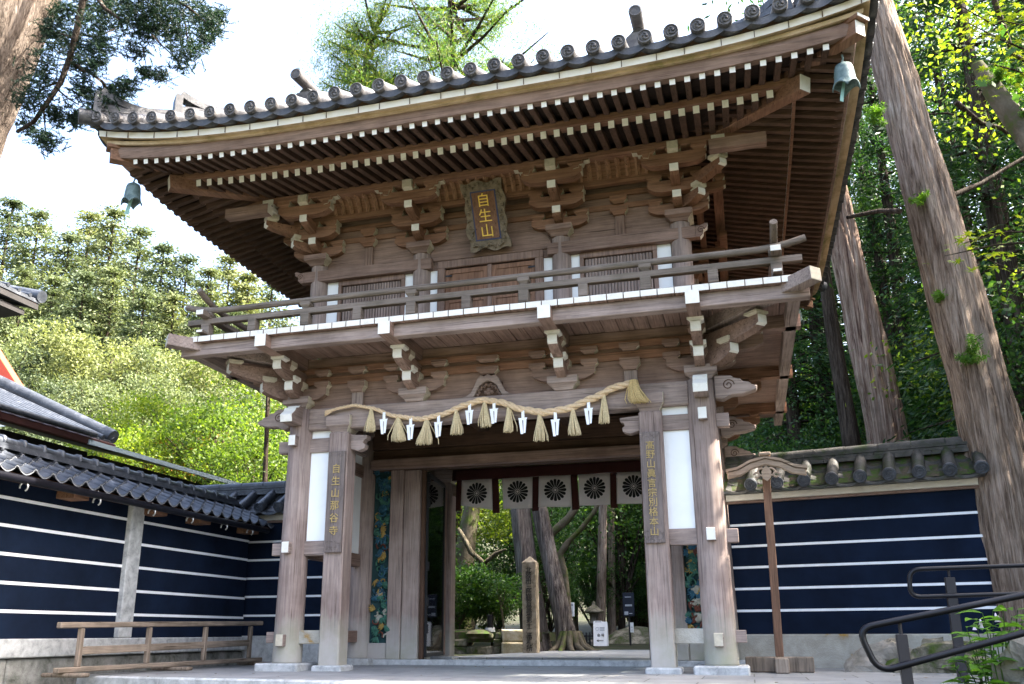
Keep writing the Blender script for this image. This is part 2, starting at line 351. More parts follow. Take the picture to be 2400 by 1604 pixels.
def text_mb(mb, ch, centre, size, right, up, depth=.006, m=0, sx=1.0):
    """one glyph as solid mesh, centred"""
    cu = bpy.data.curves.new('glyph', 'FONT'); cu.body = ch; cu.size = size; cu.extrude = depth / 2; cu.resolution_u = 2
    o = bpy.data.objects.new('glyph', cu); COL.objects.link(o)
    dg = bpy.context.evaluated_depsgraph_get(); ev = o.evaluated_get(dg); me = ev.to_mesh()
    co = np.array([v.co[:] for v in me.vertices]); fs = [tuple(p.vertices) for p in me.polygons]
    ev.to_mesh_clear(); bpy.data.objects.remove(o); bpy.data.curves.remove(cu)
    if len(co) == 0: return
    c = (co.min(0) + co.max(0)) / 2; right, up = np.array(right, float), np.array(up, float); nn = np.cross(right, up)
    P = np.array(centre) + np.outer((co[:, 0] - c[0]) * sx, right) + np.outer(co[:, 1] - c[1], up) + np.outer(co[:, 2] - c[2], nn)
    mb.add(P, fs, m)
# ---------------------------------------------------------------- ground and platform
g = MB()
def gz(x, y):                       # terrain: low forecourt, level temple ground behind, wooded hill on the left
    h = -1.25 if y < 0 else -.09
    if y > 9: h += (y - 9) * .02
    if y > 28: h += (y - 28) * .07
    if x < -15 and y > -40: h += (-x - 15) * .50 * min(1, max(0, (y + 40) / 45))
    return min(h, 60)
xs = [-400, -220, -120, -80, -55, -40, -30, -22, -15, -9, -6.5, -4, -2, 0, 2, 4, 6.5, 9, 14, 20, 30, 45, 70, 120, 220, 400]
ys = [-220, -100, -50, -25, -14, -9, -6, -4, -2.3, 0, 2.4, 5.2, 5.25, 7, 9, 12, 16, 20, 26, 34, 44, 58, 76, 110, 180, 300, 400]
vs = [(x, y, gz(x, y)) for y in ys for x in xs]; n = len(xs)
g.add(vs, [(j * n + i, j * n + i + 1, (j + 1) * n + i + 1, (j + 1) * n + i) for j in range(len(ys) - 1) for i in range(n - 1)], 0, True)
M['earth'] = blotchy('forest_floor', (.015, .028, .007), (.03, .032, .015), (.05, .042, .028), 1.3, .95, .6, 8)
tag(g.build('ground', 'earth'), kind='structure')

def paving_mat():
    m, nt, b = new_mat('blue_grey_paving'); co = coords(nt)
    br = node(nt, 'ShaderNodeTexBrick', Scale=1.0); br.offset = .5
    br.inputs['Brick Width'].default_value = 1.05; br.inputs['Row Height'].default_value = .62; br.inputs['Mortar Size'].default_value = .008
    br.inputs['Color1'].default_value = (.25, .26, .275, 1); br.inputs['Color2'].default_value = (.33, .335, .345, 1); br.inputs['Mortar'].default_value = (.10, .105, .09, 1)
    L(nt, co, br.inputs['Vector'])
    c = mix(nt, .7, br.outputs[0], ramp(nt, noise(nt, co, 2.3, 7, .7), [(.32, (.6, .6, .55)), (.65, (1.1, 1.08, 1.05))]), 'MULTIPLY')
    L(nt, c, b.inputs['Base Color']); b.inputs['Roughness'].default_value = .55; bump(nt, b, noise(nt, co, 60, 4), .25, .006); return m
M['paving'] = paving_mat()
p = MB(); p.prism([(-4.62, -1.75), (-3.2, -2.0), (-.83, -2.3), (14, -2.2), (14, 5.2), (-4.62, 5.2)], (0, 0, -1.25), (1, 0, 0), (0, 1, 0), (0, 0, 1.2), 0, c1=1)
tag(p.build('platform', ['granite', 'paving'], bevel=.02), kind='structure')
FZ = -.05
st = MB()
for k in range(1, 7): st.box(-3.9, 4.0, -2.32 - .34 * k, -2.31 - .34 * (k - 1), -1.25, -.05 - .19 * k, 0)
tag(st.build('stone_steps', 'granite', bevel=.015), kind='structure')
# approach path seen beyond the gate
pt = MB(); pt.prism([(-2.4, 5.25), (2.6, 5.25), (2.4, 9), (2.2, 13), (2.9, 18), (4.8, 26), (8, 34), (3.2, 34), (.6, 26), (-.6, 18), (-1.6, 12)], (0, 0, -.05), (1, 0, 0), (0, 1, 0), (0, 0, .035))
tag(pt.build('path', 'paving'), kind='structure')

# ================================================================ THE GATE
gate = thing('temple_gate', 'two-storey weathered timber temple gate with a tiled roof and railed balcony', 'gate', (0, 0, FZ))
def part(mb, name, mats, parent=gate, bevel=.006): return mb.build(name, mats, parent, bevel)
Y1, Y2, Y3 = 0.0, 2.25, 4.5
# --- columns and square posts
for y in (Y1, Y2, Y3):
    for s in (-1, 1):
        mb = MB(); n = 9
        mb.lathe([(.0, .04), (.195, .04)] + [(.195 - .02 * t / n, .07 + 3.4 * t / n) for t in range(n + 1)] + [(0, 3.47)], (s * 2.80, y, 0), 32)
        # entasis lean inwards
        mb.v = [(x - s * .028 * max(0, z) / 3.47, yy, z) for x, yy, z in mb.v]
        c = part(mb, 'column', 'post', bevel=0)
        pl = MB(); pl.box(s * 2.8 - .31, s * 2.8 + .31, y - .31, y + .31, FZ - .02, .045); part(pl, 'plinth', 'granite', bevel=.02)
        if y == Y1:
            for z in (3.0, 1.53, .33):
                b = MB(); b.box(s * 2.79 - .055, s * 2.79 + .055, -.265, -.1, z - .075, z + .075, 1, ym=0)
                b.build('tie_beam_end', ['white' if z > .5 else 'cream', 'grey_y'], c, .006)
    if y != Y2:
        for s in (-1, 1):
            mb = MB(); mb.box(s * 2.14 - .145, s * 2.14 + .145, y - .145, y + .145, 0.0, 3.1); part(mb, 'square_post', 'post', bevel=.018)
            pl = MB(); pl.box(s * 2.14 - .21, s * 2.14 + .21, y - .2, y + .2, FZ - .02, .02); part(pl, 'plinth', 'granite', bevel=.02)
            cp = MB(); cp.masu((s * 2.14, y, 3.07), .36, .38, .26, 0, 0, ('xp',), 1); part(cp, 'post_cap', ['grey_x', 'cream'], bevel=.004)
            # carved end of the tie beam on the inner face of the post
            kb = MB(); poly = [(0, 0), (.04, -.01), (.12, -.035), (.17, -.02), (.215, .0), (.225, .05), (.19, .075), (.2, .11), (.245, .13), (.25, .18), (0, .2)]
            kb.prism([(a * -s, b) for a, b in (poly if s < 0 else poly[::-1])], (s * 1.995, y - .06, 2.87), (1, 0, 0), (0, 0, 1), (0, .12, 0)); part(kb, 'carved_beam_end', 'grey_x', bevel=.006)
# --- tie beams and plaster in the side bays of the front
for s in (-1, 1):
    a, b = sorted((s * 2.63, s * 2.28))
    for (z0, z1, nm) in ((2.85, 3.05, 'tie_beam'), (1.43, 1.625, 'tie_beam'), (.285, .457, 'tie_beam')):
        mb = MB(); mb.box(a, b, -.06, .06, z0, z1); part(mb, nm, 'grey_x' if z0 > .5 else 'oldgranite')
        mb = MB(); a2, b2 = sorted((s * 2.94, s * 3.1)); mb.box(a2, b2, -.06, .06, z0 + .01, z1 - .02); part(mb, 'tie_beam_end', 'grey_x')
    for z0, z1 in ((1.625, 2.85), (3.05, 3.16)):
        mb = MB(); mb.box(a, b, -.025, .025, z0, z1); part(mb, 'plaster_panel', 'plaster', bevel=0)
    # side walls of the front bay
    for yy in (Y1, Y2):
        for (z0, z1) in ((2.85, 3.05), (1.43, 1.625), (.285, .457)):
            mb = MB(); mb.box(s * 2.8 - .06, s * 2.8 + .06, yy + .18, yy + 2.07, z0, z1); part(mb, 'side_tie_beam', 'mid_y')
        for z0, z1 in ((1.625, 2.85), (3.05, 3.45)):
            mb = MB(); mb.box(s * 2.8 - .025, s * 2.8 + .025, yy + .18, yy + 2.07, z0, z1); part(mb, 'plaster_panel', 'plaster', bevel=0)
# --- main beams
for y in (Y1, Y3):
    mb = MB(); mb.box(-2.63, 2.63, y - .12, y + .12, 3.155, 3.465); part(mb, 'main_beam', 'grey_x', bevel=.015)
    mb = MB(); mb.box(-2.98, 2.98, y - .02, y + .05, 3.466, 4.23); part(mb, 'wall_board', 'mid_x', bevel=0)
    for z0, z1, d in ((3.83, 3.94, .065), (3.995, 4.085, .065)):
        mb = MB(); mb.box(-3.05, 3.05, y - d, y - .018, z0, z1); part(mb, 'wall_rail', 'warm_x')
for s in (-1, 1):
    mb = MB(); mb.box(s * 2.8 - .1, s * 2.8 + .1, .2, 4.3, 3.2, 3.46); part(mb, 'side_beam', 'grey_y', bevel=.015)
    mb = MB(); mb.box(s * 2.8 - .03, s * 2.8 + .03, .055, 4.445, 3.463, 4.23); part(mb, 'side_wall_board', 'mid_y', bevel=0)
    for z0, z1 in ((3.83, 3.94), (3.995, 4.085)):
        mb = MB(); mb.box(s * 2.8 - .065, s * 2.8 + .065, .06, 4.44, z0, z1); part(mb, 'wall_rail', 'warm_y')
    mb = MB(); mb.box(s * 1.915 - .085, s * 1.915 + .085, -.075, -.02, 3.467, 3.68); part(mb, 'strut', 'grey_z')
    mb = MB(); mb.masu((s * 1.915, -.06, 3.675), .26, .16, .155, 0, 0, ('xp',), 1); mb.masu((s * 1.915, -.06, 3.935), .26, .16, .1, 0, 0, ('xp',), 1); part(mb, 'bearing_block', ['mid_x', 'cream'], bevel=0)
# ceiling over the passage, hidden beams
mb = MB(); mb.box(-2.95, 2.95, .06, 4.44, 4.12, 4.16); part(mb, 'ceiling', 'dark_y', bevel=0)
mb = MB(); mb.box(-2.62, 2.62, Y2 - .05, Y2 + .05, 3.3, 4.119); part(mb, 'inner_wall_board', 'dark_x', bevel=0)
for x in (-2.14, -.7, .7, 2.14):
    mb = MB(); mb.box(x - .09, x + .09, .13, 2.12, 3.5, 3.72); part(mb, 'ceiling_beam', 'dark_y')
# frog-leg strut (kaerumata) over the middle of the beam
out = [(-.37, 0), (-.31, .015), (-.24, .06), (-.19, .16), (-.15, .25), (-.10, .30), (-.05, .28), (0, .315), (.05, .28), (.10, .30), (.15, .25), (.19, .16), (.24, .06), (.31, .015), (.37, 0), (.2, 0), (.16, .07), (.12, .15), (.05, .2), (0, .215), (-.05, .2), (-.12, .15), (-.16, .07), (-.2, 0)]
mb = MB(); mb.prism(out, (0, -.018, 3.466), (1, 0, 0), (0, 0, 1), (0, -.085, 0)); k = part(mb, 'frog_leg_strut', 'grey_x', bevel=.01)
mb = MB(); mb.box(-.19, .19, -.045, -.019, 3.466, 3.67); mb.build('carved_infill', 'dark_x', k)
mb = MB()
for i in range(15):
    a = math.pi * (i / 14); r = .135 if i % 2 else .155
    mb.lathe([(0, .02), (.018, .012), (.022, 0)], (0, 0, 0), 8)
    q = len(mb.v) - 24
    mb.v[q:] = [(r * math.cos(a) + x, -.06 - z, 3.50 + r * .9 * math.sin(a) + y) for x, y, z in mb.v[q:]]
for dx, dz, r in ((0, .08, .035), (-.04, .05, .03), (.04, .05, .03), (0, .03, .03)):
    mb.lathe([(0, .03), (r * .8, .02), (r, 0)], (0, 0, 0), 10); q = len(mb.v) - 30
    mb.v[q:] = [(dx + x, -.048 - z, 3.48 + dz + y) for x, y, z in mb.v[q:]]
mb.build('flower_relief', 'mid_x', k)
mb = MB(); mb.masu((0, -.06, 3.775), .3, .16, .1, 0, 0, ('xp',), 1); mb.masu((0, -.06, 3.935), .3, .16, .09, 0, 0, ('xp',), 1); part(mb, 'bearing_block', ['mid_x', 'cream'], bevel=0)

# --- lower bracket sets
def lower_bracket(x, sgn=0):
    """sgn 0: middle set; -1 / +1: corner set with diagonal and side arms"""
    mb = MB(); mb.masu((x, 0, 3.464), .40, .44, .17, 0, 0, ('xp',) if x < 2 else (), 1); b = part(mb, 'bracket_set', ['grey_x', 'cream'], bevel=0)
    def sub(mb, nm, mats=('mid_y', 'white', 'cream')): return mb.build(nm, list(mats), b, 0)
    # arm along the wall
    mb = MB(); la, lb = (.42, .42)
    mb.arm((x, -.045, 3.60), (1, 0, 0), la, lb, .14, .165, 0, None, 2); sub(mb, 'wall_arm', ('mid_x', 'white', 'cream'))
    for dx in (-.35, .35):
        for zz, h in ((3.755, .10), (3.935, .09)):
            mb = MB(); mb.masu((x + dx, -.06, zz), .22, .17, h, 0, 0, ('xp',), 2); sub(mb, 'bearing_block', ('mid_x', 'white', 'cream'))
    # two stepped arms towards the front
    for (yf, z0) in ((-.44, 3.60), (-.79, 3.81)):
        mb = MB(); mb.arm((x, .0, z0), (0, -1, 0), -yf, 0, .125, .20, 0, None, 1, foot=.35); sub(mb, 'front_arm')
        mb = MB(); mb.masu((x, yf + .085, z0 + .198), .20, .17, .085 if z0 < 3.7 else .06, 0, 0, ('ym', 'xp'), 1)
        mb.masu((x, yf + .30, z0 + .13), .21, .17, .12, 0, 0, ('xp',), 2); sub(mb, 'bearing_block')
    mb = MB(); mb.box(x - .08, x + .08, -1.255, -.05, 4.066, 4.232, 0, ym=1); sub(mb, 'beam_head')
    if sgn:
        # lateral arms past the corner, diagonal arms, side beam heads
        for (xf, z0) in ((.44, 3.60), (.79, 3.81)):
            mb = MB(); mb.arm((x, 0, z0), (sgn, 0, 0), xf, 0, .125, .20, 0, None, 1 if sgn < 0 else 0, foot=.35); sub(mb, 'side_arm', ('mid_x', 'cream'))
            mb = MB(); mb.masu((x + sgn * (xf - .085), 0, z0 + .198), .17, .20, .085 if z0 < 3.7 else .06, 0, 0, ('xp', 'xm'), 1); sub(mb, 'bearing_block', ('mid_x', 'cream'))
            d = Vector((sgn, -1, 0)).normalized(); l = xf * 1.38
            mb = MB(); mb.arm((x, 0, z0), d, l, 0, .14, .21, 0, None, 1, foot=.4); sub(mb, 'diagonal_arm', ('mid_y', 'white'))
            q = Vector((x, 0, 0)) + d * (l - .09)
            mb = MB(); mb.masu((q.x, q.y, z0 + .208), .2, .2, .085 if z0 < 3.7 else .055, 0, math.pi / 4, ('ym', 'xp', 'xm'), 1); sub(mb, 'bearing_block', ('mid_x', 'cream'))
        mb = MB(); mb.box(*sorted((x + sgn * .05, x + sgn * 1.25)), -.08, .08, 4.066, 4.232, 0, xp=1, xm=1); sub(mb, 'side_beam_head', ('mid_x', 'cream'))
for x in (-1.04, 1.04): lower_bracket(x)
lower_bracket(-2.8, -1); lower_bracket(2.8, 1)
for s in (-1, 1):
    for y in (Y2, Y3):
        mb = MB(); mb.masu((s * 2.8, y, 3.464), .44, .40, .17, 0); b = part(mb, 'bracket_set', ['grey_y', 'cream'], bevel=0)
        for (xf, z0) in ((.44, 3.60), (.79, 3.81)):
            mb = MB(); mb.arm((s * 2.8, y, z0), (s, 0, 0), xf, 0, .125, .20, 0, foot=.35); mb.masu((s * (2.8 + xf - .085), y, z0 + .198), .17, .2, .085 if z0 < 3.7 else .06); mb.build('side_arm', 'warm_x', b)
        mb = MB(); mb.box(*sorted((s * 2.85, s * 4.05)), y - .08, y + .08, 4.066, 4.232); mb.build('side_beam_head', 'warm_x', b)
        mb = MB(); mb.arm((s * 2.86, y, 3.62), (0, 1, 0), .42, .42, .14, .165); mb.build('wall_arm', 'warm_y', b)
# carved noses through the corner columns
nose = [(0, .02), (.10, .0), (.20, .05), (.34, .055), (.50, .10), (.52, .15), (.45, .17), (.43, .20), (.34, .22), (.33, .25), (.24, .27), (.22, .30), (.10, .31), (0, .32)]
def spiral(mb, o, ux, uy, nrm, r0=.075, turns=1.6, rad=.007, m=0):
    o, ux, uy, nrm = Vector(o), Vector(ux), Vector(uy), Vector(nrm); pts = []
    for i in range(26):
        t = i / 25; a = t * turns * 2 * math.pi; r = r0 * (1 - .85 * t)
        pts.append(o + ux * (r * math.cos(a)) + uy * (r * math.sin(a)) + nrm * .002)
    mb.tube(pts, rad, 5, m)
for s in (-1, 1):
    for y in (Y1, Y2, Y3):
        mb = MB(); pl = [(a * s, b) for a, b in nose]
        mb.prism(pl if s > 0 else pl[::-1], (s * 2.95, y - .08, 3.2), (1, 0, 0), (0, 0, 1), (0, .16, 0)); k = part(mb, 'carved_nose', 'grey_x', bevel=.012)
        mb = MB(); spiral(mb, (s * 3.12, y - .08, 3.38), (1, 0, 0), (0, 0, 1), (0, -1, 0)); mb.build('scroll_line', 'dark_x', k)
    mb = MB(); pl = [(0, 0), (.34, 0), (.36, .10), (.27, .17), (.24, .22), (.17, .24), (.14, .27), (0, .28)]
    mb.prism(pl, (s * 2.79 - .09, -.12, 3.22), (0, -1, 0), (0, 0, 1), (.18, 0, 0), 0, side=[None, 1, 1, 1, 1, 1, 1, None]); part(mb, 'carved_nose', ['grey_y', 'white'], bevel=.004)

# --- balcony
planks = MB()
for i in range(40):
    x = -4.0 + i * .2; planks.box(x + .004, x + .196, -1.19, -.02, 4.236 + rnd.uniform(-.002, .002), 4.315, 0, ym=1)
for s in (-1, 1):
    for i in range(28):
        y = -.015 + i * .2; planks.box(*sorted((s * 2.7, s * 4.0)), y + .004, y + .196, 4.236, 4.314, 2, xp=1, xm=1)
part(planks, 'balcony_floor', ['mid_y', 'white', 'mid_x'], bevel=.003)
mb = MB(); mb.box(-4.1, 4.1, -1.11, -.97, 4.067, 4.234); part(mb, 'balcony_edge_beam', 'grey_x', bevel=.008)
for s in (-1, 1):
    mb = MB(); mb.box(s * 3.93 - .07, s * 3.93 + .07, -.96, 5.55, 4.066, 4.233); part(mb, 'balcony_edge_beam', 'grey_y')
    mb = MB(); mb.bar((s * 2.9, -.1, 4.155), (s * 4.16, -1.36, 4.235), .17, .16, 0, e1=1); part(mb, 'corner_beam', ['grey_y', 'cream'])
# railing
rail = MB(); rail.box(-4.0, 4.0, -1.09, -.99, 4.317, 4.36); RL = part(rail, 'railing', 'rail')
def rsub(mb, nm, mats='rail', bevel=.006): return mb.build(nm, mats, RL, bevel)
mb = MB(); mb.box(-4.06, 4.06, -1.085, -.995, 4.525, 4.605); rsub(mb, 'middle_rail')
pts = []; N = 48
for i in range(N + 1):
    x = -4.12 + 8.24 * i / N; e = max(0, abs(x) - 3.5); pts.append((x, -1.04, 4.725 + .24 * e * e))
mb = MB(); mb.tube(pts, .043, 12); rsub(mb, 'top_rail', bevel=0)
for x in (-3.77, -2.26, -.75, .75, 2.26, 3.77):
    mb = MB(); mb.box(x - .065, x + .065, -1.1, -.98, 4.36, 4.525)
    mb.masu((x, -1.04, 4.604), .15, .13, .09); rsub(mb, 'railing_post', 'rail')
for x in (-3.05, -1.5, 0, 1.5, 3.05):
    mb = MB(); mb.box(x - .06, x + .06, -1.1, -.98, 4.36, 4.524); rsub(mb, 'railing_strut', 'rail')
for s in (-1, 1):
    x = s * 3.77
    mb = MB(); mb.box(x - .05, x + .05, -1.22, 5.5, 4.361, 4.40, 0, ym=1); rsub(mb, 'side_base_rail', ['raily', 'white'])
    mb = MB(); mb.box(x - .06, x + .06, -1.25, 5.5, 4.606, 4.68, 0, ym=1); rsub(mb, 'side_middle_rail', ['raily', 'white'])
    mb = MB(); pp = []
    for i in range(24):
        y = -1.3 + 6.8 * (i / 23) ** 1.6; e = max(0, -.65 - y); pp.append((x, y, 4.80 + .35 * e * e))
    mb.tube(pp, .043, 12); rsub(mb, 'side_top_rail', 'raily', 0)
    for y in (.45, 1.9, 3.4, 4.9):
        mb = MB(); mb.box(x - .06, x + .06, y - .06, y + .06, 4.40, 4.606); rsub(mb, 'side_railing_post', 'rail')
# --- upper storey
UY = .05
for x in (-2.66, -1.03, 1.03, 2.66):
    mb = MB(); mb.cyl((x, UY, 4.316), (x, UY, 5.70), .138, .132, 24); part(mb, 'upper_column', 'grey_z', bevel=0)
for s in (-1, 1):
    for y in (2.25, 4.45):
        mb = MB(); mb.cyl((s * 2.66, y, 4.316), (s * 2.66, y, 5.76), .138, .132, 20); part(mb, 'upper_column', 'grey_z', bevel=0)
    mb = MB(); mb.box(s * 2.66 - .02, s * 2.66 + .02, .07, 4.43, 4.317, 6.55); part(mb, 'upper_side_wall', 'mid_y', bevel=0)
    mb = MB(); mb.box(s * 2.66 - .07, s * 2.66 + .07, .2, 4.4, 5.43, 5.6); part(mb, 'upper_side_rail', 'mid_y')
mb = MB(); mb.box(-2.66, 2.66, UY - .02, UY + .02, 5.43, 6.62); part(mb, 'upper_wall_board', 'mid_x', bevel=0)
mb = MB(); mb.box(-2.66, 2.66, 4.43, 4.47, 4.317, 6.62); part(mb, 'upper_back_wall', 'mid_x', bevel=0)
scroll = [(0, 0), (.06, 0), (.10, .05), (.10, .10), (.15, .13), (.16, .19), (.12, .19), (.06, .165), (0, .17)]
for s in (-1, 1):
    a, b = sorted((s * .85, s * 2.86)); mb = MB(); mb.box(a, b, UY - .13, UY - .022, 5.43, 5.60); k = part(mb, 'upper_rail', 'mid_x')
    mb = MB(); pl = [(p * s, q) for p, q in scroll]; mb.prism(pl if s > 0 else pl[::-1], (s * 2.861, UY - .13, 5.43), (1, 0, 0), (0, 0, 1), (0, .108, 0), 0, side=[None, 1, 1, 1, 1, 1, 1, 1, None] if s > 0 else None); k = part(mb, 'carved_nose', ['mid_x', 'white'])
    mb = MB(); spiral(mb, (s * 2.93, UY - .13, 5.53), (1, 0, 0), (0, 0, 1), (0, -1, 0), .05, 1.5, .005); mb.build('scroll_line', 'dark_x', k)
    for (x0, x1) in ((2.52, 2.335), (1.285, 1.165), (.895, .775)):
        a, b = sorted((s * x0, s * x1)); mb = MB(); mb.box(a, b, UY - .015, UY + .02, 4.317, 5.43); part(mb, 'plaster_panel', 'plaster', bevel=0)
    # lattice window
    a, b = sorted((s * 1.285, s * 2.335)); mb = MB()
    mb.box(a, b, UY - .05, UY + .03, 5.35, 5.43); mb.box(a, b, UY - .05, UY + .03, 4.317, 4.5)
    mb.box(a, a + .055, UY - .05, UY + .03, 4.5, 5.35); mb.box(b - .055, b, UY - .05, UY + .03, 4.5, 5.35); w = part(mb, 'lattice_window', 'mid_z')
    mb = MB(); mb.box(a + .055, b - .055, UY + .01, UY + .02, 4.5, 5.35); mb.build('dark_opening', 'dark_z', w)
    mb = MB(); nb = 21
    for i in range(nb):
        x = a + .07 + (b - a - .14) * (i + .5) / nb; mb.bar((x, UY - .02, 4.5), (x, UY - .02, 5.335), .026, .026, 0, up=(1, 1, 0))
    mb.build('lattice_bars', 'grey_z', w)
# double door
mb = MB(); mb.box(-.775, .775, UY - .075, UY + .03, 5.43, 5.545); mb.box(-.775, -.66, UY - .075, UY + .03, 4.317, 5.43); mb.box(.66, .775, UY - .075, UY + .03, 4.317, 5.43); dr = part(mb, 'door_frame', 'mid_z', bevel=.01)
for s in (-1, 1):
    a, b = sorted((s * .66, s * .03)); mb = MB(); mb.box(a, b, UY - .03, UY + .01, 4.34, 5.41)
    for q in (a, b - .06): mb.box(q, q + .06, UY - .045, UY - .031, 4.34, 5.41)
    for z in (4.34, 4.9, 5.34): mb.box(a + .06, b - .06, UY - .045, UY - .031, z, z + .07)
    d = mb.build('upper_door', 'warm_z', dr, .004)
    mb = MB(); mb.box(*sorted((s * .655, s * .56)), UY - .055, UY - .046, 5.30, 5.325); mb.box(*sorted((s * .655, s * .56)), UY - .055, UY - .046, 4.5, 4.525); mb.build('hinge', 'iron', d)
mb = MB(); mb.box(-.03, .03, UY - .06, UY + .01, 4.34, 5.42); mb.build('centre_stile', 'mid_z', dr, .004)
arch = [(-.98, 0), (.98, 0), (1.0, .12), (.95, .20), (.85, .245), (-.85, .245), (-.95, .20), (-1.0, .12)]
mb = MB(); mb.prism([(p * .89, q) for p, q in arch], (0, UY - .022, 5.56), (1, 0, 0), (0, 0, 1), (0, -.03, 0)); part(mb, 'over_door_panel', 'mid_x', bevel=.008)

# --- upper brackets
def upper_bracket(x, sgn=0):
    mb = MB(); mb.masu((x, UY - .02, 5.69), .36, .38, .15, 0, 0, ('xp',), 1); b = part(mb, 'upper_bracket_set', ['mid_x', 'cream'], bevel=0)
    def sub(mb, nm, mats=('warm_y', 'white', 'cream')): return mb.build(nm, list(mats), b, 0)
    def latarm(y, z, hl, w=.13, hh_=.16, mh=.10):
        mb = MB(); mb.arm((x, y, z), (1, 0, 0), hl, hl, w, hh_, 0, None, 2); sub(mb, 'lateral_arm', ('warm_x', 'white', 'cream'))
        for dx in (-hl + .09, 0, hl - .09):
            mb = MB(); mb.masu((x + dx, y, z + hh_ - .003), .20, .17, mh, 0, 0, ('xp',), 2); sub(mb, 'bearing_block', ('warm_x', 'white', 'cream'))
    latarm(UY - .05, 5.82, .40, .13, .15, .09); latarm(-.2, 6.05, .38, .13, .165, .09); latarm(-.51, 6.275, .42, .13, .165, .10)
    for (yf, z0, hh) in ((-.28, 5.885, .17), (-.585, 6.11, .17)):
        mb = MB(); mb.arm((x, UY, z0), (0, -1, 0), -yf + UY, 0, .115, hh, 0, None, 1, foot=.35); sub(mb, 'front_arm')
    # tail rafter end showing under the purlin
    mb = MB(); mb.prism([(0, 0), (.09, -.03), (.16, 0), (.16, .10), (.08, .14), (0, .11)], (x - .07, -.65, 6.46), (0, 1, 0), (0, 0, 1), (.14, 0, 0)); sub(mb, 'beam_end', ('cream',))
    if sgn:
        for (l, z0) in ((.46, 5.885), (.88, 6.11)):
            d = Vector((sgn, -1, 0)).normalized()
            mb = MB(); mb.arm((x, UY, z0), d, l, 0, .12, .15, 0, None, 1, foot=.4); sub(mb, 'diagonal_arm')
            q = Vector((x, UY, 0)) + d * (l - .09); mb = MB(); mb.masu((q.x, q.y, z0 + .148), .18, .18, .09, 0, math.pi / 4, ('ym', 'xp', 'xm'), 1); sub(mb, 'bearing_block', ('warm_x', 'cream'))
            mb = MB(); mb.arm((x, UY, z0), (sgn, 0, 0), l * .72, 0, .105, .14, 0, None, 1, foot=.35); mb.masu((x + sgn * (l * .72 - .08), UY, z0 + .138), .15, .17, .09, 0, 0, ('xp', 'xm'), 1); sub(mb, 'side_arm', ('warm_x', 'cream'))
        d = Vector((sgn, -1, 0)).normalized(); q = Vector((x, UY, 0)) + d * .82
        mb = MB(); mb.masu((q.x, q.y, 6.345), .21, .21, .11, 0, 0, ('ym', 'xp', 'xm'), 1); mb.box(q.x - .06, q.x + .06, q.y - .06, q.y + .06, 6.45, 6.50, 0); mb.masu((q.x, q.y, 6.495), .17, .17, .09, 0, 0, ('ym', 'xp', 'xm'), 1); sub(mb, 'corner_block', ('warm_x', 'white'))
        mb = MB(); mb.box(*sorted((sgn * 3.12, sgn * 3.82)), -.80, -.66, 6.28, 6.425, 0, xp=1, xm=1); sub(mb, 'projecting_beam', ('mid_x', 'white'))
for x in (-1.03, 1.03): upper_bracket(x)
upper_bracket(-2.66, -1); upper_bracket(2.66, 1)
for y in (2.25, 4.45):
    for s in (-1, 1):
        mb = MB(); mb.masu((s * 2.66, y, 5.75), .38, .36, .16)
        for (xf, z0) in ((.30, 5.9), (.58, 6.12)):
            mb.arm((s * 2.66, y, z0), (s, 0, 0), xf, 0, .105, .14, 0, foot=.35); mb.masu((s * (2.66 + xf - .08), y, z0 + .138), .15, .17, .09)
        mb.arm((s * (2.66 + .56), y, 6.24), (0, 1, 0), .4, .4, .11, .125); part(mb, 'upper_bracket_set', 'warm_x', bevel=0)
for x in (-1.86, 1.86):
    mb = MB(); mb.box(x - .065, x + .065, UY - .06, UY - .022, 5.62, 5.93); part(mb, 'strut', 'mid_z')
    mb = MB(); mb.masu((x, UY - .05, 5.92), .24, .14, .11, 0, 0, ('xp',), 1); mb.masu((x, UY - .05, 6.09), .24, .14, .11, 0, 0, ('xp',), 1); part(mb, 'bearing_block', ['warm_x', 'cream'], bevel=0)
for z0, z1, y0 in ((6.03, 6.11, UY - .05), (6.22, 6.30, UY - .06)):
    mb = MB(); mb.box(-2.75, 2.75, y0, UY - .021, z0, z1); part(mb, 'wall_rail', 'warm_x')
mb = MB(); mb.box(-3.0, 3.0, -.245, -.155, 6.295, 6.38); part(mb, 'bracket_beam', 'warm_x')
for s in (-1, 1):
    mb = MB(); mb.box(s * 2.91 - .05, s * 2.91 + .05, -.15, 4.6, 6.295, 6.38); part(mb, 'bracket_beam', 'warm_y')
# ribbed cove between bracket beam and purlin
for x0, x1 in ((-2.3, -1.38), (-.68, .68), (1.38, 2.3)):
    mb = MB(); pf = [(-.235, 6.38), (-.285, 6.48), (-.36, 6.545), (-.47, 6.57)]
    vs = [(x, y, z) for x in (x0 - .25, x1 + .25) for y, z in pf]; mb.add(vs, [(i, i + 1, i + 5, i + 4) for i in range(3)], 0)
    nr = max(4, round((x1 - x0) / .125))
    for i in range(nr + 1):
        x = x0 + (x1 - x0) * i / nr
        mb.tube([(x, y - .03, z - .02) for y, z in pf], .034, 4, 1, smooth=False)
    part(mb, 'ribbed_cove', ['cove_x', 'cove_z'], bevel=0)
    for xx, s in ((x0 - .02, 1), (x1 + .02, -1)):
        cl = [(-.02, -.10), (.05, -.085), (.06, -.045), (.115, -.04), (.125, 0), (.19, .005), (.20, .04), (-.06, .04)]
        mb = MB(); pl = [(p * s, q) for p, q in cl]; mb.prism(pl if s > 0 else pl[::-1], (xx, -.59, 6.50), (1, 0, 0), (0, 0, 1), (0, .10, 0), 0, side=[1] * 8); part(mb, 'cloud_shaped_end', ['warm_x', 'cream'], bevel=0)
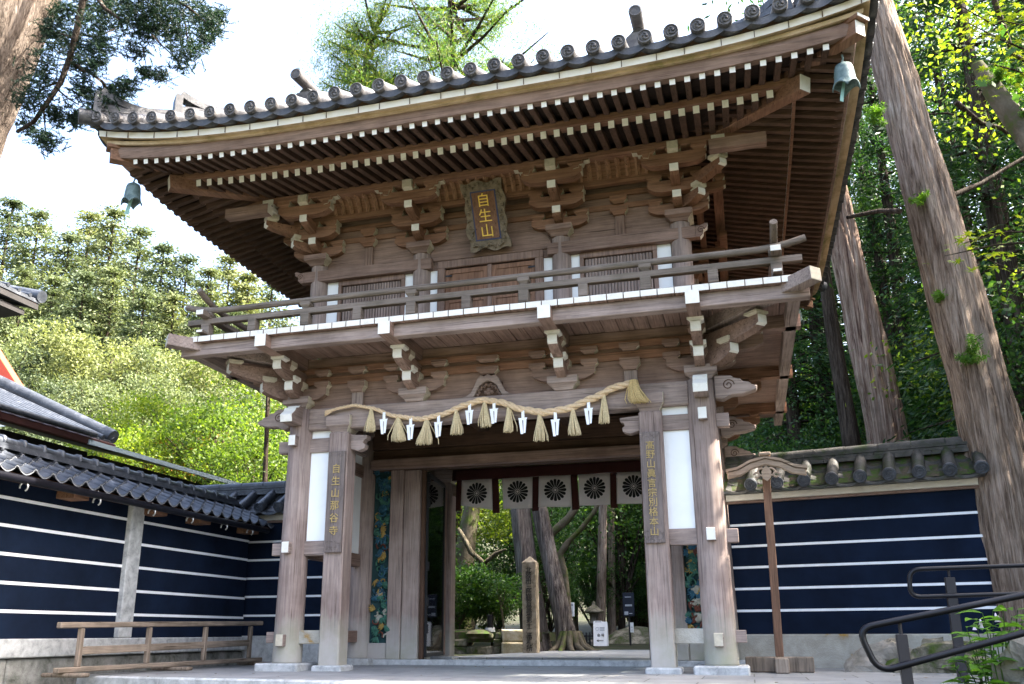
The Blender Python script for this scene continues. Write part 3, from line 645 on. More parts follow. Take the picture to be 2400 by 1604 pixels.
# purlin
mb = MB(); mb.box(-3.85, 3.85, -.60, -.46, 6.53, 6.615, 0, xp=1, xm=1); part(mb, 'eave_purlin', ['warm_x', 'white'], bevel=.006)
for s in (-1, 1):
    mb = MB(); mb.box(s * 3.19 - .07, s * 3.19 + .07, -.46, 5.2, 6.53, 6.615); part(mb, 'eave_purlin', 'warm_y')

# --- eaves: everything is swept round the plan rectangle of the upper storey
HX, YF, YB = 2.66, .05, 4.45; YM = (YF + YB) / 2; HY = (YB - YF) / 2
def lift(t, A): return A * abs(t) ** 4
def side_pt(side, t, e, z, A):
    """side 0 front,1 right,2 back,3 left; t in -1..1 along the eave; e = overhang"""
    zz = z + lift(t, A)
    if side == 0: return (t * (HX + e), YF - e, zz)
    if side == 1: return (HX + e, YM + t * (HY + e), zz)
    if side == 2: return (-t * (HX + e), YB + e, zz)
    return (-(HX + e), YM - t * (HY + e), zz)
def sweep(mb, prof, m=0, closed=True, ns=36, sides=(0, 1, 2, 3), smooth=False):
    k = len(prof)
    for sd in sides:
        v = [side_pt(sd, -1 + 2 * i / ns, *q) for i in range(ns + 1) for q in prof]
        f = []; mm = []
        for i in range(ns):
            for j in range(k if closed else k - 1):
                f.append((i * k + j, i * k + (j + 1) % k, (i + 1) * k + (j + 1) % k, (i + 1) * k + j)); mm.append(m[j] if isinstance(m, list) else m)
        mb.add(v, f, mm, smooth)
    return mb
A1, A2, A3 = .20, .26, .33
mb = MB(); sweep(mb, [(1.36, 6.508, A1 * .5), (1.52, 6.50, A1 * .6), (1.52, 6.585, A1 * .6), (1.36, 6.60, A1 * .5)]); part(mb, 'lower_eave_board', 'warm_x', bevel=0)
mb = MB(); sweep(mb, [(2.0, 6.518, A1), (2.12, 6.512, A1), (2.15, 6.60, A1), (2.15, 6.665, A1), (2.0, 6.68, A1)]); part(mb, 'upper_eave_board', 'mid_x', bevel=0)
mb = MB(); sweep(mb, [(2.05, 6.645, A2), (2.20, 6.635, A2), (2.21, 6.683, A2), (2.05, 6.69, A2)]); part(mb, 'mossy_eave_board', 'mossx', bevel=0)
mb = MB(); sweep(mb, [(2.1, 6.675, A3), (2.275, 6.655, A3), (2.285, 6.74, A3), (2.1, 6.75, A3)], [0, 1, 0, 0]); part(mb, 'white_fascia', ['mossx', 'whitefascia'], bevel=0)
mb = MB()                                    # joints of the fascia boards, real gaps shown as thin dark battens
for i in range(-13, 14):
    x = i * .37 + rnd.uniform(-.05, .05); t = x / (HX + 2.285)
    if abs(t) < .99: q = side_pt(0, t, 2.285, 6.71, A3); mb.box(q[0] - .004, q[0] + .004, q[1] - .0035, q[1] + .02, q[2] - .05, q[2] + .027)
part(mb, 'fascia_joints', 'dark_x', bevel=0)
mb = MB(); sweep(mb, [(2.1, 6.745, A3), (2.25, 6.738, A3), (2.30, 6.815, A3), (2.1, 6.85, A3)]); part(mb, 'tile_batten', 'dark_x', bevel=0)
# sheathing above the rafters
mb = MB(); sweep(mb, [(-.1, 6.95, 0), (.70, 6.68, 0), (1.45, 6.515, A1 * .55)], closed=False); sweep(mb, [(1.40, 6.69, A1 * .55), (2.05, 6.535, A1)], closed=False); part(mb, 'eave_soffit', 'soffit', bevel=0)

# rafters: front row piece by piece
def fly(mb, sd, x, zoff=0, m=(0, 1)):
    ha = HX if sd in (0, 2) else HY
    def P(e, z, A): return side_pt(sd, x / (ha + e), e, z, A)
    p0, p1 = P(2.08, 6.48, A1 * .93), P(1.30, 6.645, A1 * .5)
    mb.bar(p0, p1, .068, .072, m[0], e0=m[1])
def base(mb, sd, x, m=(0, 1)):
    ha = HX if sd in (0, 2) else HY
    def P(e, z, A): return side_pt(sd, x / (ha + e), e, z, A)
    p0, p1 = P(1.47, 6.452, A1 * .55), P(-.02, 6.80, 0)
    mb.bar(p0, p1, .078, .10, m[0], e0=m[1])
xs_f = [-4.46 + i * (8.92 / 53) for i in range(54)]; xs_b = [-3.87 + i * (7.74 / 45) for i in range(46)]
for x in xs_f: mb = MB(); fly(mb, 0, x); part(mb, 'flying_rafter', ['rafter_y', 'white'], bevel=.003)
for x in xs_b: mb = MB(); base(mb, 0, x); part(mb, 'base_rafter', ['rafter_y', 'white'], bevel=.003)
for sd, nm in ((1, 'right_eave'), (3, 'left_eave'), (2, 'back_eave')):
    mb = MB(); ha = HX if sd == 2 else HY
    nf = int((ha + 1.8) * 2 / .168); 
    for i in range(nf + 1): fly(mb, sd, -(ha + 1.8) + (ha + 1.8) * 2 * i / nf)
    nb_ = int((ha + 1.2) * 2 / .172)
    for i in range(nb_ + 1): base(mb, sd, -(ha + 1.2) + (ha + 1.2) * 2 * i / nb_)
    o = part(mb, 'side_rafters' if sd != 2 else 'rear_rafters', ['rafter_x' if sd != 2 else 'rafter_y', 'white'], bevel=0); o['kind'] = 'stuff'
# hip rafters
for s in (-1, 1):
    for back in (0, 1):
        def H(e, z): return (s * (HX + e), (YF - e) if not back else (YB + e), z)
        mb = MB(); mb.bar(H(1.6, 6.52), H(-.1, 6.84), .17, .20, 0, e0=1); part(mb, 'hip_rafter', ['warm_y', 'white' if s > 0 else 'cream'])
        mb = MB(); mb.bar(H(2.16, 6.735), H(1.1, 6.82), .15, .17, 0, e0=1); mb.bar(H(2.2, 6.845), H(1.2, 6.92), .19, .05, 0, e0=1); part(mb, 'hip_rafter', ['warm_y', 'white' if s > 0 else 'mid_x'])

# --- tiled roof
def roofprof(u): return 6.86 + .47 * u + .030 * u * u        # height above the eave for inset u
mb = MB(); us = [0, .3, .7, 1.2, 1.8, 2.5, 3.2, 3.9, 4.55]
sweep(mb, [(2.36 - u, roofprof(u) - .02, A3 * max(0, 1 - u / 2.4) ** 1.5) for u in us], closed=False, smooth=False)
RF = part(mb, 'roof', 'tile', bevel=0)
# flat pan tiles' hanging lips between the round tiles
NT = 34; TX = [-4.885 + i * (9.77 / (NT - 1)) for i in range(NT)]
lip = MB(); rows = MB()
def tile_run(mb, sd, x, r, u1, ha, u0=0):
    pts = []; q = 12
    for i in range(q + 1):
        u = u0 + (u1 - u0) * i / q; e = 2.40 - u
        tt = x / (ha + 2.40); pts.append((side_pt(sd, x / (ha + e) if abs(x) < ha + e else math.copysign(1, x), e, roofprof(u) + .03, A3 * max(0, 1 - u / 2.4) ** 1.5)))
    mb.tube(pts, r, 10)
for sd in (0, 1, 2, 3):
    ha = HX if sd in (0, 2) else HY; full = ha + 2.40; n = NT if sd in (0, 2) else round((full - .17) * 2 / .296) + 1
    xsn = TX if sd in (0, 2) else [-(full - .17) + 2 * (full - .17) * i / (n - 1) for i in range(n)]
    for i, x in enumerate(xsn):
        u1 = min(4.5, full - abs(x) - .05) if sd in (0, 2) else min(4.5, full - abs(x) - .05)
        if sd != 0: tile_run(rows, sd, x, .082, max(.25, u1), ha)
        if i < n - 1:
            x2 = xsn[i + 1]; v = []; m_ = 8
            for j in range(m_ + 1):
                xx = x + (x2 - x) * j / m_; sag = .05 * (1 - (2 * j / m_ - 1) ** 2)
                for e, dz in ((2.375, .015 - sag), (2.375, -.075 - sag), (2.15, -.03 - sag), (2.15, .02 - sag)):
                    v.append(side_pt(sd, xx / full, e, 6.86 + dz, A3))
            lip.add(v, [(j * 4 + a, j * 4 + (a + 1) % 4, j * 4 + 4 + (a + 1) % 4, j * 4 + 4 + a) for j in range(m_) for a in range(4)], 0, False)
lip.build('pan_tiles', 'tile', RF); o = rows.build('side_tile_rows', 'tile', RF)
TD = []
for i, x in enumerate(TX):
    mb = MB(); u1 = max(.3, min(4.5, HX + 2.40 - abs(x) - .05)); tile_run(mb, 0, x, .082, u1, HX, .01); et = mb.build('eave_tile', 'tile', RF)
    q = Vector(side_pt(0, x / (HX + 2.4), 2.40, 6.90, A3))
    mb = MB(); d = Vector((0, -1, -.10)).normalized(); mb.cyl(q - d * .03, q + d * .028, .087, .087, 24, 0)
    ux = Vector((1, 0, 0)); uy = ux.cross(d) * -1
    ring = [q + d * .03 + (ux * math.cos(a) + uy * math.sin(a)) * .076 for a in [2 * math.pi * j / 24 for j in range(25)]]; mb.tube(ring, .010, 5, 0, False)
    for a0 in (0, 2.094, 4.189):              # three-comma swirl
        pts = []; rs = []
        for j in range(12):
            t = j / 11; a = a0 + 2.6 * t; r = .022 + .038 * t; pts.append(q + d * .029 + (ux * math.cos(a) + uy * math.sin(a)) * r); rs.append(.016 * (1 - t) + .004)
        mb.tube(pts, rs, 6, 0)
    mb.build('round_tile_end', 'tiledisc', et)
# ridges
def ridge(mb, pts, w, h, m=0):
    k = len(pts)
    for i in range(k - 1): mb.bar(Vector(pts[i]) + Vector((0, 0, h / 2)), Vector(pts[i + 1]) + Vector((0, 0, h / 2)), w, h, m)
    for lv in (.25, .5, .75): mb.tube([Vector(p) + Vector((0, 0, h * lv)) for p in pts], w * .54, 6, m, smooth=False)
    mb.tube([Vector(p) + Vector((0, 0, h + .03)) for p in pts], w * .45, 10, m)
mb = MB(); ridge(mb, [(-.6, YM, roofprof(4.5) - .1), (.6, YM, roofprof(4.5) - .1)], .3, .5); mb.build('main_ridge', 'tile', RF)
for s in (-1, 1):
    for back in (0, 1):
        def HR(u, dz=0):
            e = 2.36 - u; return Vector((s * (HX + e), (YF - e) if not back else (YB + e), roofprof(u) + A3 * max(0, 1 - u / 2.4) ** 1.5 + dz))
        mb = MB(); mb.tube([HR(-.12, .06), HR(.1, .04), HR(.5, .02), HR(1, .02)], .11, 10); mb.build('corner_tile', 'tile', RF)
        for u0, u1, h in ((.05, 1.1, .15), (.78, 4.5, .22)):
            mb = MB(); pts = [HR(u0 + (u1 - u0) * i / 8, 0) for i in range(9)]
            up = [HR(u0 + .55 - .55 * i / 8) + Vector((0, 0, .05 + h + .28 * (i / 8) ** 2.2)) for i in range(9)]
            ridge(mb, pts, .19, h); 
            for i in range(8): mb.bar(up[i] - Vector((0, 0, .03)), up[i + 1] - Vector((0, 0, .03)), .17, .10)
            mb.bar(HR(u0 - .02, -.05), HR(u0 - .02, h + .25), .26, .10, up=(s, -1, 0)); mb.build('hip_ridge', 'tile', RF)
    # descending ridge with its projecting round end tile
    x = s * 2.36; u0 = 1.05
    def DR(u, dz=0): return Vector((x, YF - 2.36 + u, roofprof(u) + dz))
    mb = MB(); ridge(mb, [DR(u0 + .4 * i, 0) for i in range(8)], .24, .36); mb.build('descending_ridge', 'tile', RF)
    mb = MB(); mb.prism([(-.24, 0), (.24, 0), (.26, .12), (.17, .2), (.15, .36), (.08, .42), (-.08, .42), (-.15, .36), (-.17, .2), (-.26, .12)], DR(u0 - .1, .02), (1, 0, 0), (0, 0, 1), (0, .1, 0)); mb.build('ridge_end_tile', 'tiledisc', RF)
    mb = MB(); a, b = DR(u0 + .35, .42), DR(u0 - .32, .70); mb.cyl(a, b, .075, .085, 18); d = (b - a).normalized(); mb.tube([b + d * .005 + Vector((math.cos(t) * .07, 0, math.sin(t) * .07)) for t in [2 * math.pi * j / 20 for j in range(21)]], .009, 5, 0, False)
    mb.build('projecting_ridge_tile', 'tiledisc', RF)
# --- door row inside the passage
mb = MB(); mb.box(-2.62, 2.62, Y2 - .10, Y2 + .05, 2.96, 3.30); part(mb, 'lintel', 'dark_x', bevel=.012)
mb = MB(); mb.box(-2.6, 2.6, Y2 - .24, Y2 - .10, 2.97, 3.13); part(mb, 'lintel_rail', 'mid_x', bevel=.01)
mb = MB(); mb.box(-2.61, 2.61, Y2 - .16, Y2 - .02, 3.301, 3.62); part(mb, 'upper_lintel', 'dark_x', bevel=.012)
mb = MB(); mb.box(-2.6, 2.6, Y2 - .12, Y2 + .1, FZ - .01, .03); part(mb, 'threshold', 'granite', bevel=.012)
for s in (-1, 1):
    a, b = sorted((s * 2.295, s * 2.075)); mb = MB(); mb.box(a, b, Y2 - .10, Y2 + .12, .03, 2.968); part(mb, 'door_jamb', 'post', bevel=.01)
    a, b = sorted((s * 2.07, s * 1.80)); mb = MB(); mb.box(a, b, Y2 - .06, Y2 + .12, .03, 2.959); part(mb, 'door_jamb', 'post', bevel=.01)
    mb = MB(); mb.box(*sorted((s * 1.795, s * 1.73)), Y2 + .0, Y2 + .1, .03, 2.959); part(mb, 'door_stop', 'dark_z')
    # carved and painted side panel
    cx = s * 2.44; x0, x1 = sorted((s * 2.62, s * 2.296))
    PB = MB(); PB.box(x0, x1, Y2 - .02, Y2 + .03, .27, 2.968)
    mb = MB(); mb.box(x0, x1, Y2 - .07, Y2 + .06, .03, .27); part(mb, 'panel_sill', 'post', bevel=.01)
    r2 = random.Random(3 + s); cols = {'leaf': MB(), 'gold': MB(), 'white': MB(), 'red': MB(), 'blue': MB()}
    z = .36
    while z < 2.93:
        for _ in range(2):
            x = cx - s * .03 + r2.uniform(-.10, .10); y = Y2 - .03 - r2.uniform(0, .05); a0 = r2.uniform(0, 6.28)
            zone = (z - .3) / 2.6; ck = r2.choice(['leaf', 'gold', 'leaf', 'blue', 'leaf', 'blue'] if zone > .22 else ['white', 'leaf', 'red', 'leaf', 'gold', 'blue'])
            if .48 < zone < .58: ck = r2.choice(['red', 'blue', 'blue', 'gold'])
            q = cols[ck]
            if r2.random() < .5:             # curling frond
                pts = []; rs = []; R0 = r2.uniform(.05, .09); tw = r2.choice((-1, 1)) * r2.uniform(2.5, 4.5)
                for j in range(12):
                    t = j / 11; a = a0 + tw * t; r = R0 * (1 - .75 * t); pts.append((x + r * math.cos(a), y - .02 * t, z + r * math.sin(a))); rs.append(.018 * (1 - t * .6))
                q.tube(pts, rs, 6, 0)
            else:                            # fan of leaf blades
                for j in range(5):
                    a = a0 + (j - 2) * .35; l = r2.uniform(.08, .13); p0 = Vector((x, y, z)); p1 = p0 + Vector((math.cos(a) * l, -.012, math.sin(a) * l))
                    q.tube([p0, p0.lerp(p1, .5) + Vector((0, -.015, 0)), p1], [.008, .02, .003], 5, 0)
        z += .042
    for z in (.62, 1.0, 1.62, 1.9, 2.35, 2.75):   # rounded bosses
        q = cols['blue' if z > 1 else 'white']; q.lathe([(0, .06), (.05, .045), (.075, .02), (.08, 0)], (0, 0, 0), 14); k = len(q.v) - 56
        q.v[k:] = [(cx + r2.uniform(-.001, .001) + X, Y2 - .03 - Z, z + Y) for X, Y, Z in q.v[k:]]
    for i_, (ck, q) in enumerate(cols.items()):
        k = len(PB.v); PB.v += q.v; PB.f += [[k + j for j in f] for f in q.f]; PB.m += [i_ + 1] * len(q.f); PB.s += q.s
    PB.build('carved_panel', ['relief_ground'] + ['relief_' + ck for ck in cols], gate)
# open glazed door leaf (left) and its timber leaf
for s in (-1,):
    p0, p1 = Vector((-1.715, Y2 + .08, .06)), Vector((-1.86, 3.55, .06)); d = (p1 - p0).normalized(); up = Vector((0, 0, 1))
    mb = MB()
    for z0, z1 in ((.06, .12), (2.88, 2.95)): mb.bar(p0 + up * (z0 - .03), p1 + up * (z0 - .03), .035, z1 - z0)
    for q in (p0, p1): mb.bar(q, q + up * 2.86, .04, .04, 0, up=(1, 0, 0))
    gl = part(mb, 'glazed_door', 'iron', bevel=.003)
    mb = MB(); mb.bar(p0 + d * .03 + up * 1.44, p1 - d * .03 + up * 1.44, .012, 2.76); mb.build('glass_pane', 'glass', gl)
    for z in (.35, .75, 1.3, 2.3, 2.7):
        mb = MB(); mb.bar(p0 + up * z + Vector((.03, -.03, 0)), p0 + up * (z + .14) + Vector((.03, -.03, 0)), .05, .03, 0, up=(0, 1, 0)); mb.build('hinge', 'iron', gl)
    mb = MB(); mb.box(-1.98, -1.92, Y2 + .13, 3.9, .06, 2.9); part(mb, 'door_leaf', 'mid_z', bevel=.01)
    mb = MB(); mb.box(1.92, 1.98, Y2 + .13, 3.9, .06, 2.9); part(mb, 'door_leaf', 'mid_z', bevel=.01)
# small slot on the rear post
mb = MB(); mb.box(-2.2, -2.13, Y3 - .152, Y3 - .144, 1.95, 2.12); part(mb, 'iron_slot', 'black', bevel=0)

# ---------------------------------------------------------------- curtain at the back of the gate
cu = thing('crest_curtain', 'white curtain with black flower crests and dark red bands in the gate passage', 'curtain', (0, Y3 - .22, 2.62))
YC = Y3 - .22
def cw(x): return .03 * math.sin(x * 5.1) + .018 * math.sin(x * 11.3 + 1)
def hang(x0, x1, z0a, z0b, z1, nx, m, name, y=YC):
    mb = MB(); vs = []
    for i in range(nx + 1):
        x = x0 + (x1 - x0) * i / nx
        for k in range(7):
            t = k / 6; zb = z0a + (z0b - z0a) * i / nx; vs.append((x + .012 * t * math.sin(x * 4), y + cw(x) * (.25 + t), z1 + (zb - z1) * t))
    for yy, k0 in ((0, 0),): mb.add(vs, [(i * 7 + k, i * 7 + k + 1, i * 7 + k + 8, i * 7 + k + 7) for i in range(nx) for k in range(6)], 0, True)
    o = mb.build(name, m, cu); sd = o.modifiers.new('cloth', 'SOLIDIFY'); sd.thickness = .004; return o
hang(-1.95, 1.97, 3.12, 3.12, 3.32, 40, 'clothred', 'top_band')
px0 = [-1.77, -1.005, -.31, .40, 1.085]; wd = .575
for i, x in enumerate(px0):
    zb = 2.555 - .0 * i; pn = hang(x, x + wd, 2.57 if i else 2.66, zb, 3.12, 10, 'cloth', 'cloth_panel')
    hang(x + wd + .001, x + .70, 2.50, 2.50, 3.12, 3, 'clothred', 'dark_band')
    if i == 0: hang(x - .10, x - .001, 2.56, 2.56, 3.12, 3, 'clothred', 'dark_band')
    mb = MB(); c0 = Vector((x + wd * .51, 0, 2.865)); 
    def put(px_, pz_): return (px_, YC + cw(px_) * (.25 + (3.12 - pz_) / .56) - .006, pz_)
    for k in range(16):
        a = 2 * math.pi * k / 16; pts = []
        for rr, ww in ((.045, .006), (.08, .0135), (.12, .0205), (.155, .0265), (.176, .0265), (.190, .0215), (.198, .012)):
            for sg in (-1, 1): pts.append(put(c0.x + rr * math.cos(a) - sg * ww * math.sin(a), c0.z + rr * math.sin(a) + sg * ww * math.cos(a)))
        mb.add(pts, [(2 * j, 2 * j + 1, 2 * j + 3, 2 * j + 2) for j in range(6)], 0)
    for k in range(8):
        a = 2 * math.pi * k / 8; mb.add([put(c0.x + .03 * math.cos(a) + .011 * math.cos(b), c0.z + .03 * math.sin(a) + .011 * math.sin(b)) for b in [2 * math.pi * q / 8 for q in range(8)]], [tuple(range(8))], 0)
    mb.build('crest', 'black', pn)

# ---------------------------------------------------------------- name plaque under the eaves
bc, tc_ = Vector((.045, -.10, 5.60)), Vector((.005, -.42, 6.50)); up = (tc_ - bc).normalized(); rt = Vector((1, 0, 0)); nn = rt.cross(up)
H_ = (tc_ - bc).length; mid = (bc + tc_) / 2
pq = thing('name_plaque', 'carved wooden plaque with three gold characters leaning out under the eaves', 'plaque', tuple(bc))
w2, h2 = .29, H_ / 2; edge = []
def wavy(n, a, b):
    for i in range(n):
        t = i / n; p = Vector(a).lerp(Vector(b), t); d = (Vector(b) - Vector(a)).normalized(); o_ = Vector((d.y, -d.x)); edge.append(tuple(p + o_ * (.016 * math.sin(t * n * .9) + .012 * math.cos(t * 9))))
wavy(14, (-w2, -h2), (w2, -h2)); wavy(22, (w2, -h2), (w2, h2)); wavy(14, (w2, h2), (-w2, h2)); wavy(22, (-w2, h2), (-w2, -h2))
mb = MB(); mb.prism(edge, mid - nn * .03, rt, up, nn * .06); FRM = mb
mb = MB(); mb.prism([(-.185, -h2 + .13), (.185, -h2 + .13), (.185, h2 - .13), (-.185, h2 - .13)], mid + nn * .031, rt, up, nn * .008); mb.build('blue_border', 'plaque_blue', pq)
mb = MB(); mb.prism([(-.165, -h2 + .15), (.165, -h2 + .15), (.165, h2 - .15), (-.165, h2 - .15)], mid + nn * .040, rt, up, nn * .004); mb.build('board', 'warm_z', pq)
mb = MB()
for i, ch in enumerate('自生山'): text_mb(mb, ch, mid + nn * .052 + up * (.215 - i * .215), .20, rt, up, .014)
mb.build('lettering', 'gold', pq)
mb = FRM
for i in range(46):                       # leaf carving on the frame
    t = i / 46 * 4; sdx = int(t); f = t - sdx
    P = [(-w2 + .055, -h2 + .06), (w2 - .055, -h2 + .06), (w2 - .055, h2 - .06), (-w2 + .055, h2 - .06)]
    a, b = Vector(P[sdx % 4]), Vector(P[(sdx + 1) % 4]); q = a.lerp(b, f); o3 = mid + rt * q.x + up * q.y + nn * .035
    an = i * 1.3; mb.tube([o3, o3 + (rt * math.cos(an) + up * math.sin(an)) * .03 + nn * .018, o3 + (rt * math.cos(an + .8) + up * math.sin(an + .8)) * .055], [.012, .018, .004], 5)
mb.build('frame', 'plaque_frame', pq)

# ---------------------------------------------------------------- vertical signboards on the square posts
for s, txt, lab in ((1, '髙野山眞言宗別格本山', 'tall wooden signboard with ten gold characters on the right square post'), (-1, '自生山那谷寺', 'tall wooden signboard with six gold characters on the left square post')):
    x = s * 2.125; z0, z1 = 1.45, 2.82; sb = thing('signboard', lab, 'signboard', (x, -.16, z0))
    mb = MB(); mb.box(x - .12, x + .12, -.19, -.148, z0, z1); mb.build('board', 'sign_board', sb, .004)
    mb = MB(); n = len(txt)
    for i, ch in enumerate(txt):
        zz = (z1 - .17 - i * .118) if n == 10 else (z1 - .24 - i * .168)
        text_mb(mb, ch, (x, -.194, zz), .115 if n == 10 else .135, (1, 0, 0), (0, 0, 1), .012)
    mb.build('lettering', 'dullgold', sb)
    mb = MB(); r3 = random.Random(s)
    for zz in [z0 + .03 + .05 * i for i in range(3)] + [z1 - .03, z1 - .07]:
        for k in range(4):
            a0 = r3.uniform(0, 6); o3 = (x - .09 + k * .06, -.192, zz); mb.tube([(o3[0] + .02 * math.cos(a0 + j * .7), o3[1], o3[2] + .018 * math.sin(a0 + j * .7)) for j in range(6)], .004, 4)
    mb.build('scroll_carving', 'sign_board', sb)

# ---------------------------------------------------------------- straw rope
sh = thing('straw_rope', 'twisted straw festoon rope with tassels and folded white paper streamers over the gate opening', 'rope', (0, -.2, 3.3))
KP = [(-2.26, 3.405, .020), (-2.1, 3.435, .021), (-1.9, 3.455, .023), (-1.65, 3.40, .026), (-1.3, 3.26, .030), (-.92, 3.19, .034), (-.6, 3.235, .038), (-.3, 3.34, .040), (-.05, 3.395, .042), (.2, 3.345, .044), (.5, 3.22, .046), (.80, 3.16, .047), (1.1, 3.19, .048), (1.45, 3.31, .048), (1.72, 3.43, .047), (1.93, 3.465, .044)]
def rp(x):
    for i in range(len(KP) - 1):
        if KP[i][0] <= x <= KP[i + 1][0]:
            t = (x - KP[i][0]) / (KP[i + 1][0] - KP[i][0]); t2 = t * t * (3 - 2 * t) * .4 + t * .6; return KP[i][1] + (KP[i + 1][1] - KP[i][1]) * t2, KP[i][2] + (KP[i + 1][2] - KP[i][2]) * t
    return KP[-1][1:] if x > 0 else KP[0][1:]
YR = -.185; mb = MB()
for st_ in range(3):
    pts = []; rs = []; n = 240; ph = 0
    for i in range(n + 1):
        x = -2.26 + 4.19 * i / n; z, r = rp(x); ph += 4.19 / n / (r * 2.6) * 2.0
        a = ph + st_ * 2.094; pts.append((x, YR + r * .52 * math.cos(a), z + r * .52 * math.sin(a))); rs.append(r * .58)
    mb.tube(pts, rs, 7)
mb.build('twisted_rope', 'rope', sh)
def bundle(mb, top, ln, r0, r1, n, seed, lean=0):
    r4 = random.Random(seed)
    for i in range(n):
        a = r4.uniform(0, 6.28); q = math.sqrt(r4.random()); x0, y0 = math.cos(a) * r0 * q, math.sin(a) * r0 * q; x1, y1 = math.cos(a) * r1 * q, math.sin(a) * r1 * q * .7
        if r4.random() < .05: x1 *= 1.9
        l = ln * r4.uniform(.94, 1.02); t = Vector(top)
        mb.tube([t + Vector((x0, y0, 0)), t + Vector((x0 * .6 + x1 * .4, y0 * .6 + y1 * .4, -l * .35)), t + Vector((x1 + lean * .5, y1, -l * .8)), t + Vector((x1 * 1.08 + lean, y1, -l))], [.005, .007, .0065, .004], 4, 0, True)
def tasx(u, v):  # x on the rope plane from the picture
    return pY(800 + u / 2.931, 535 + v / 2.931, YR)[0]
for i, (u, l, sp) in enumerate(((205, .33, .075), (392, .34, .10), (585, .35, .105), (790, .34, .075), (985, .35, .075), (1150, .345, .065), (1362, .36, .075), (1592, .345, .072), (1808, .37, .07))):
    x = tasx(u, 1280); z, r = rp(x); mb = MB(); bundle(mb, (x, YR - .0, z - r + .02), l, .018, sp, 80, i, .02 * math.sin(i * 2)); 
    t = mb.build('straw_tassel', 'straw', sh); mb = MB(); mb.tube([(x + .022 * math.cos(a), YR + .022 * math.sin(a), z - r - .03) for a in [k * .7 for k in range(10)]], .006, 5); mb.build('binding', 'rope', t)
for i, (u, l) in enumerate(((298, .30), (482, .30), (672, .30), (884, .28), (1052, .29), (1250, .31), (1472, .32), (1702, .31))):
    x = tasx(u, 1290); z, r = rp(x); mb = MB(); y = YR - .03; z0 = z - r + .03; k = l * .36
    mb.box(x - .018, x + .022, y, y + .003, z0 - k, z0)
    w = -1 if i % 3 == 2 else 1
    mb.prism([(-.06, 0), (.062, .004), (.045, -.03), (-.05, -.034)], (x, y - .004, z0 - k + .01), (1, 0, 0), (0, 0, 1), (0, .003, 0))
    mb.prism([(-.052, -.02), (-.006, -.02), (.006, -l * .66), (-.028, -l * .66)], (x, y - .008, z0 - k), (1, 0, 0), (0, 0, 1), (0, .003, 0))
    mb.prism([(.052, -.02), (.008, -.02), (.010, -l * .62), (.036, -l * .62)], (x, y - .011, z0 - k), (1, 0, 0), (0, 0, 1), (0, .003, 0))
    mb.build('paper_streamer', 'paper', sh)
mb = MB(); bundle(mb, (1.965, YR - .04, 3.49), .30, .05, .10, 260, 77, .07); mb.build('rope_end_brush', 'rope_end', sh)
mb = MB(); bundle(mb, (0, 0, 0), .10, .02, .04, 50, 78); mb.v = [(-2.24 + z * 1.0, YR + y, 3.40 + x + z * .35) for x, y, z in mb.v]; mb.build('rope_end_brush', 'rope', sh)

# ---------------------------------------------------------------- wind bells
def bell(top, lab, rot=0, lean=0):
    t = thing('wind_bell', lab, 'bell', top, 'green bronze wind bells under the eave corners'); x, y, z = top
    mb = MB(); n = 32; prof = [(0, 0), (.042, -.003), (.085, -.03), (.098, -.07), (.106, -.15), (.112, -.22), (.13, -.31), (.148, -.36)]
    vs = []
    for r, zz in prof:
        for j in range(n):
            a = 2 * math.pi * j / n + rot; k = 1
            dz = zz + (.085 * abs(math.sin(2 * (a - rot))) ** .8 if zz < -.3 else 0) * (1 if zz < -.34 else .35)
            vs.append((x + .92 * r * math.cos(a), y + r * .8 * math.sin(a), z - .10 + dz * .95))
    mb.add(vs, [(i * n + j, i * n + (j + 1) % n, (i + 1) * n + (j + 1) % n, (i + 1) * n + j) for i in range(len(prof) - 1) for j in range(n)], 0, True)
    o = mb.build('bell_body', 'bronze', t); sd = o.modifiers.new('wall', 'SOLIDIFY'); sd.thickness = .012
    mb = MB(); mb.tube([(x + .107 * math.cos(a), y + .092 * math.sin(a), z - .24) for a in [2 * math.pi * k / 32 for k in range(33)]], .006, 5, 0, False)
    mb.tube([(x, y, z + .02), (x + .008, y, z - .03), (x - .006, y, z - .06), (x, y, z - .10)], .012, 6); mb.build('hanger', 'bronze', t)
    mb = MB(); mb.prism([(-.018, 0), (.018, 0), (.024, -.24), (.03, -.30), (-.02, -.30), (-.024, -.24)], (x + .0, y, z - .26), (.8, .6, 0), (.22, 0, 1), (0, .005, 0)); mb.build('clapper', 'bronze_green', t)
bell((4.64, -1.84, 6.60), 'green bronze wind bell in full view under the right front eave corner')
bell((-4.72, -1.70, 6.60), 'green bronze wind bell hanging against the sky under the left eave corner', .4)
bell((4.50, 6.25, 6.66), 'small green bronze wind bell under the far right eave against the dark trees', .4)
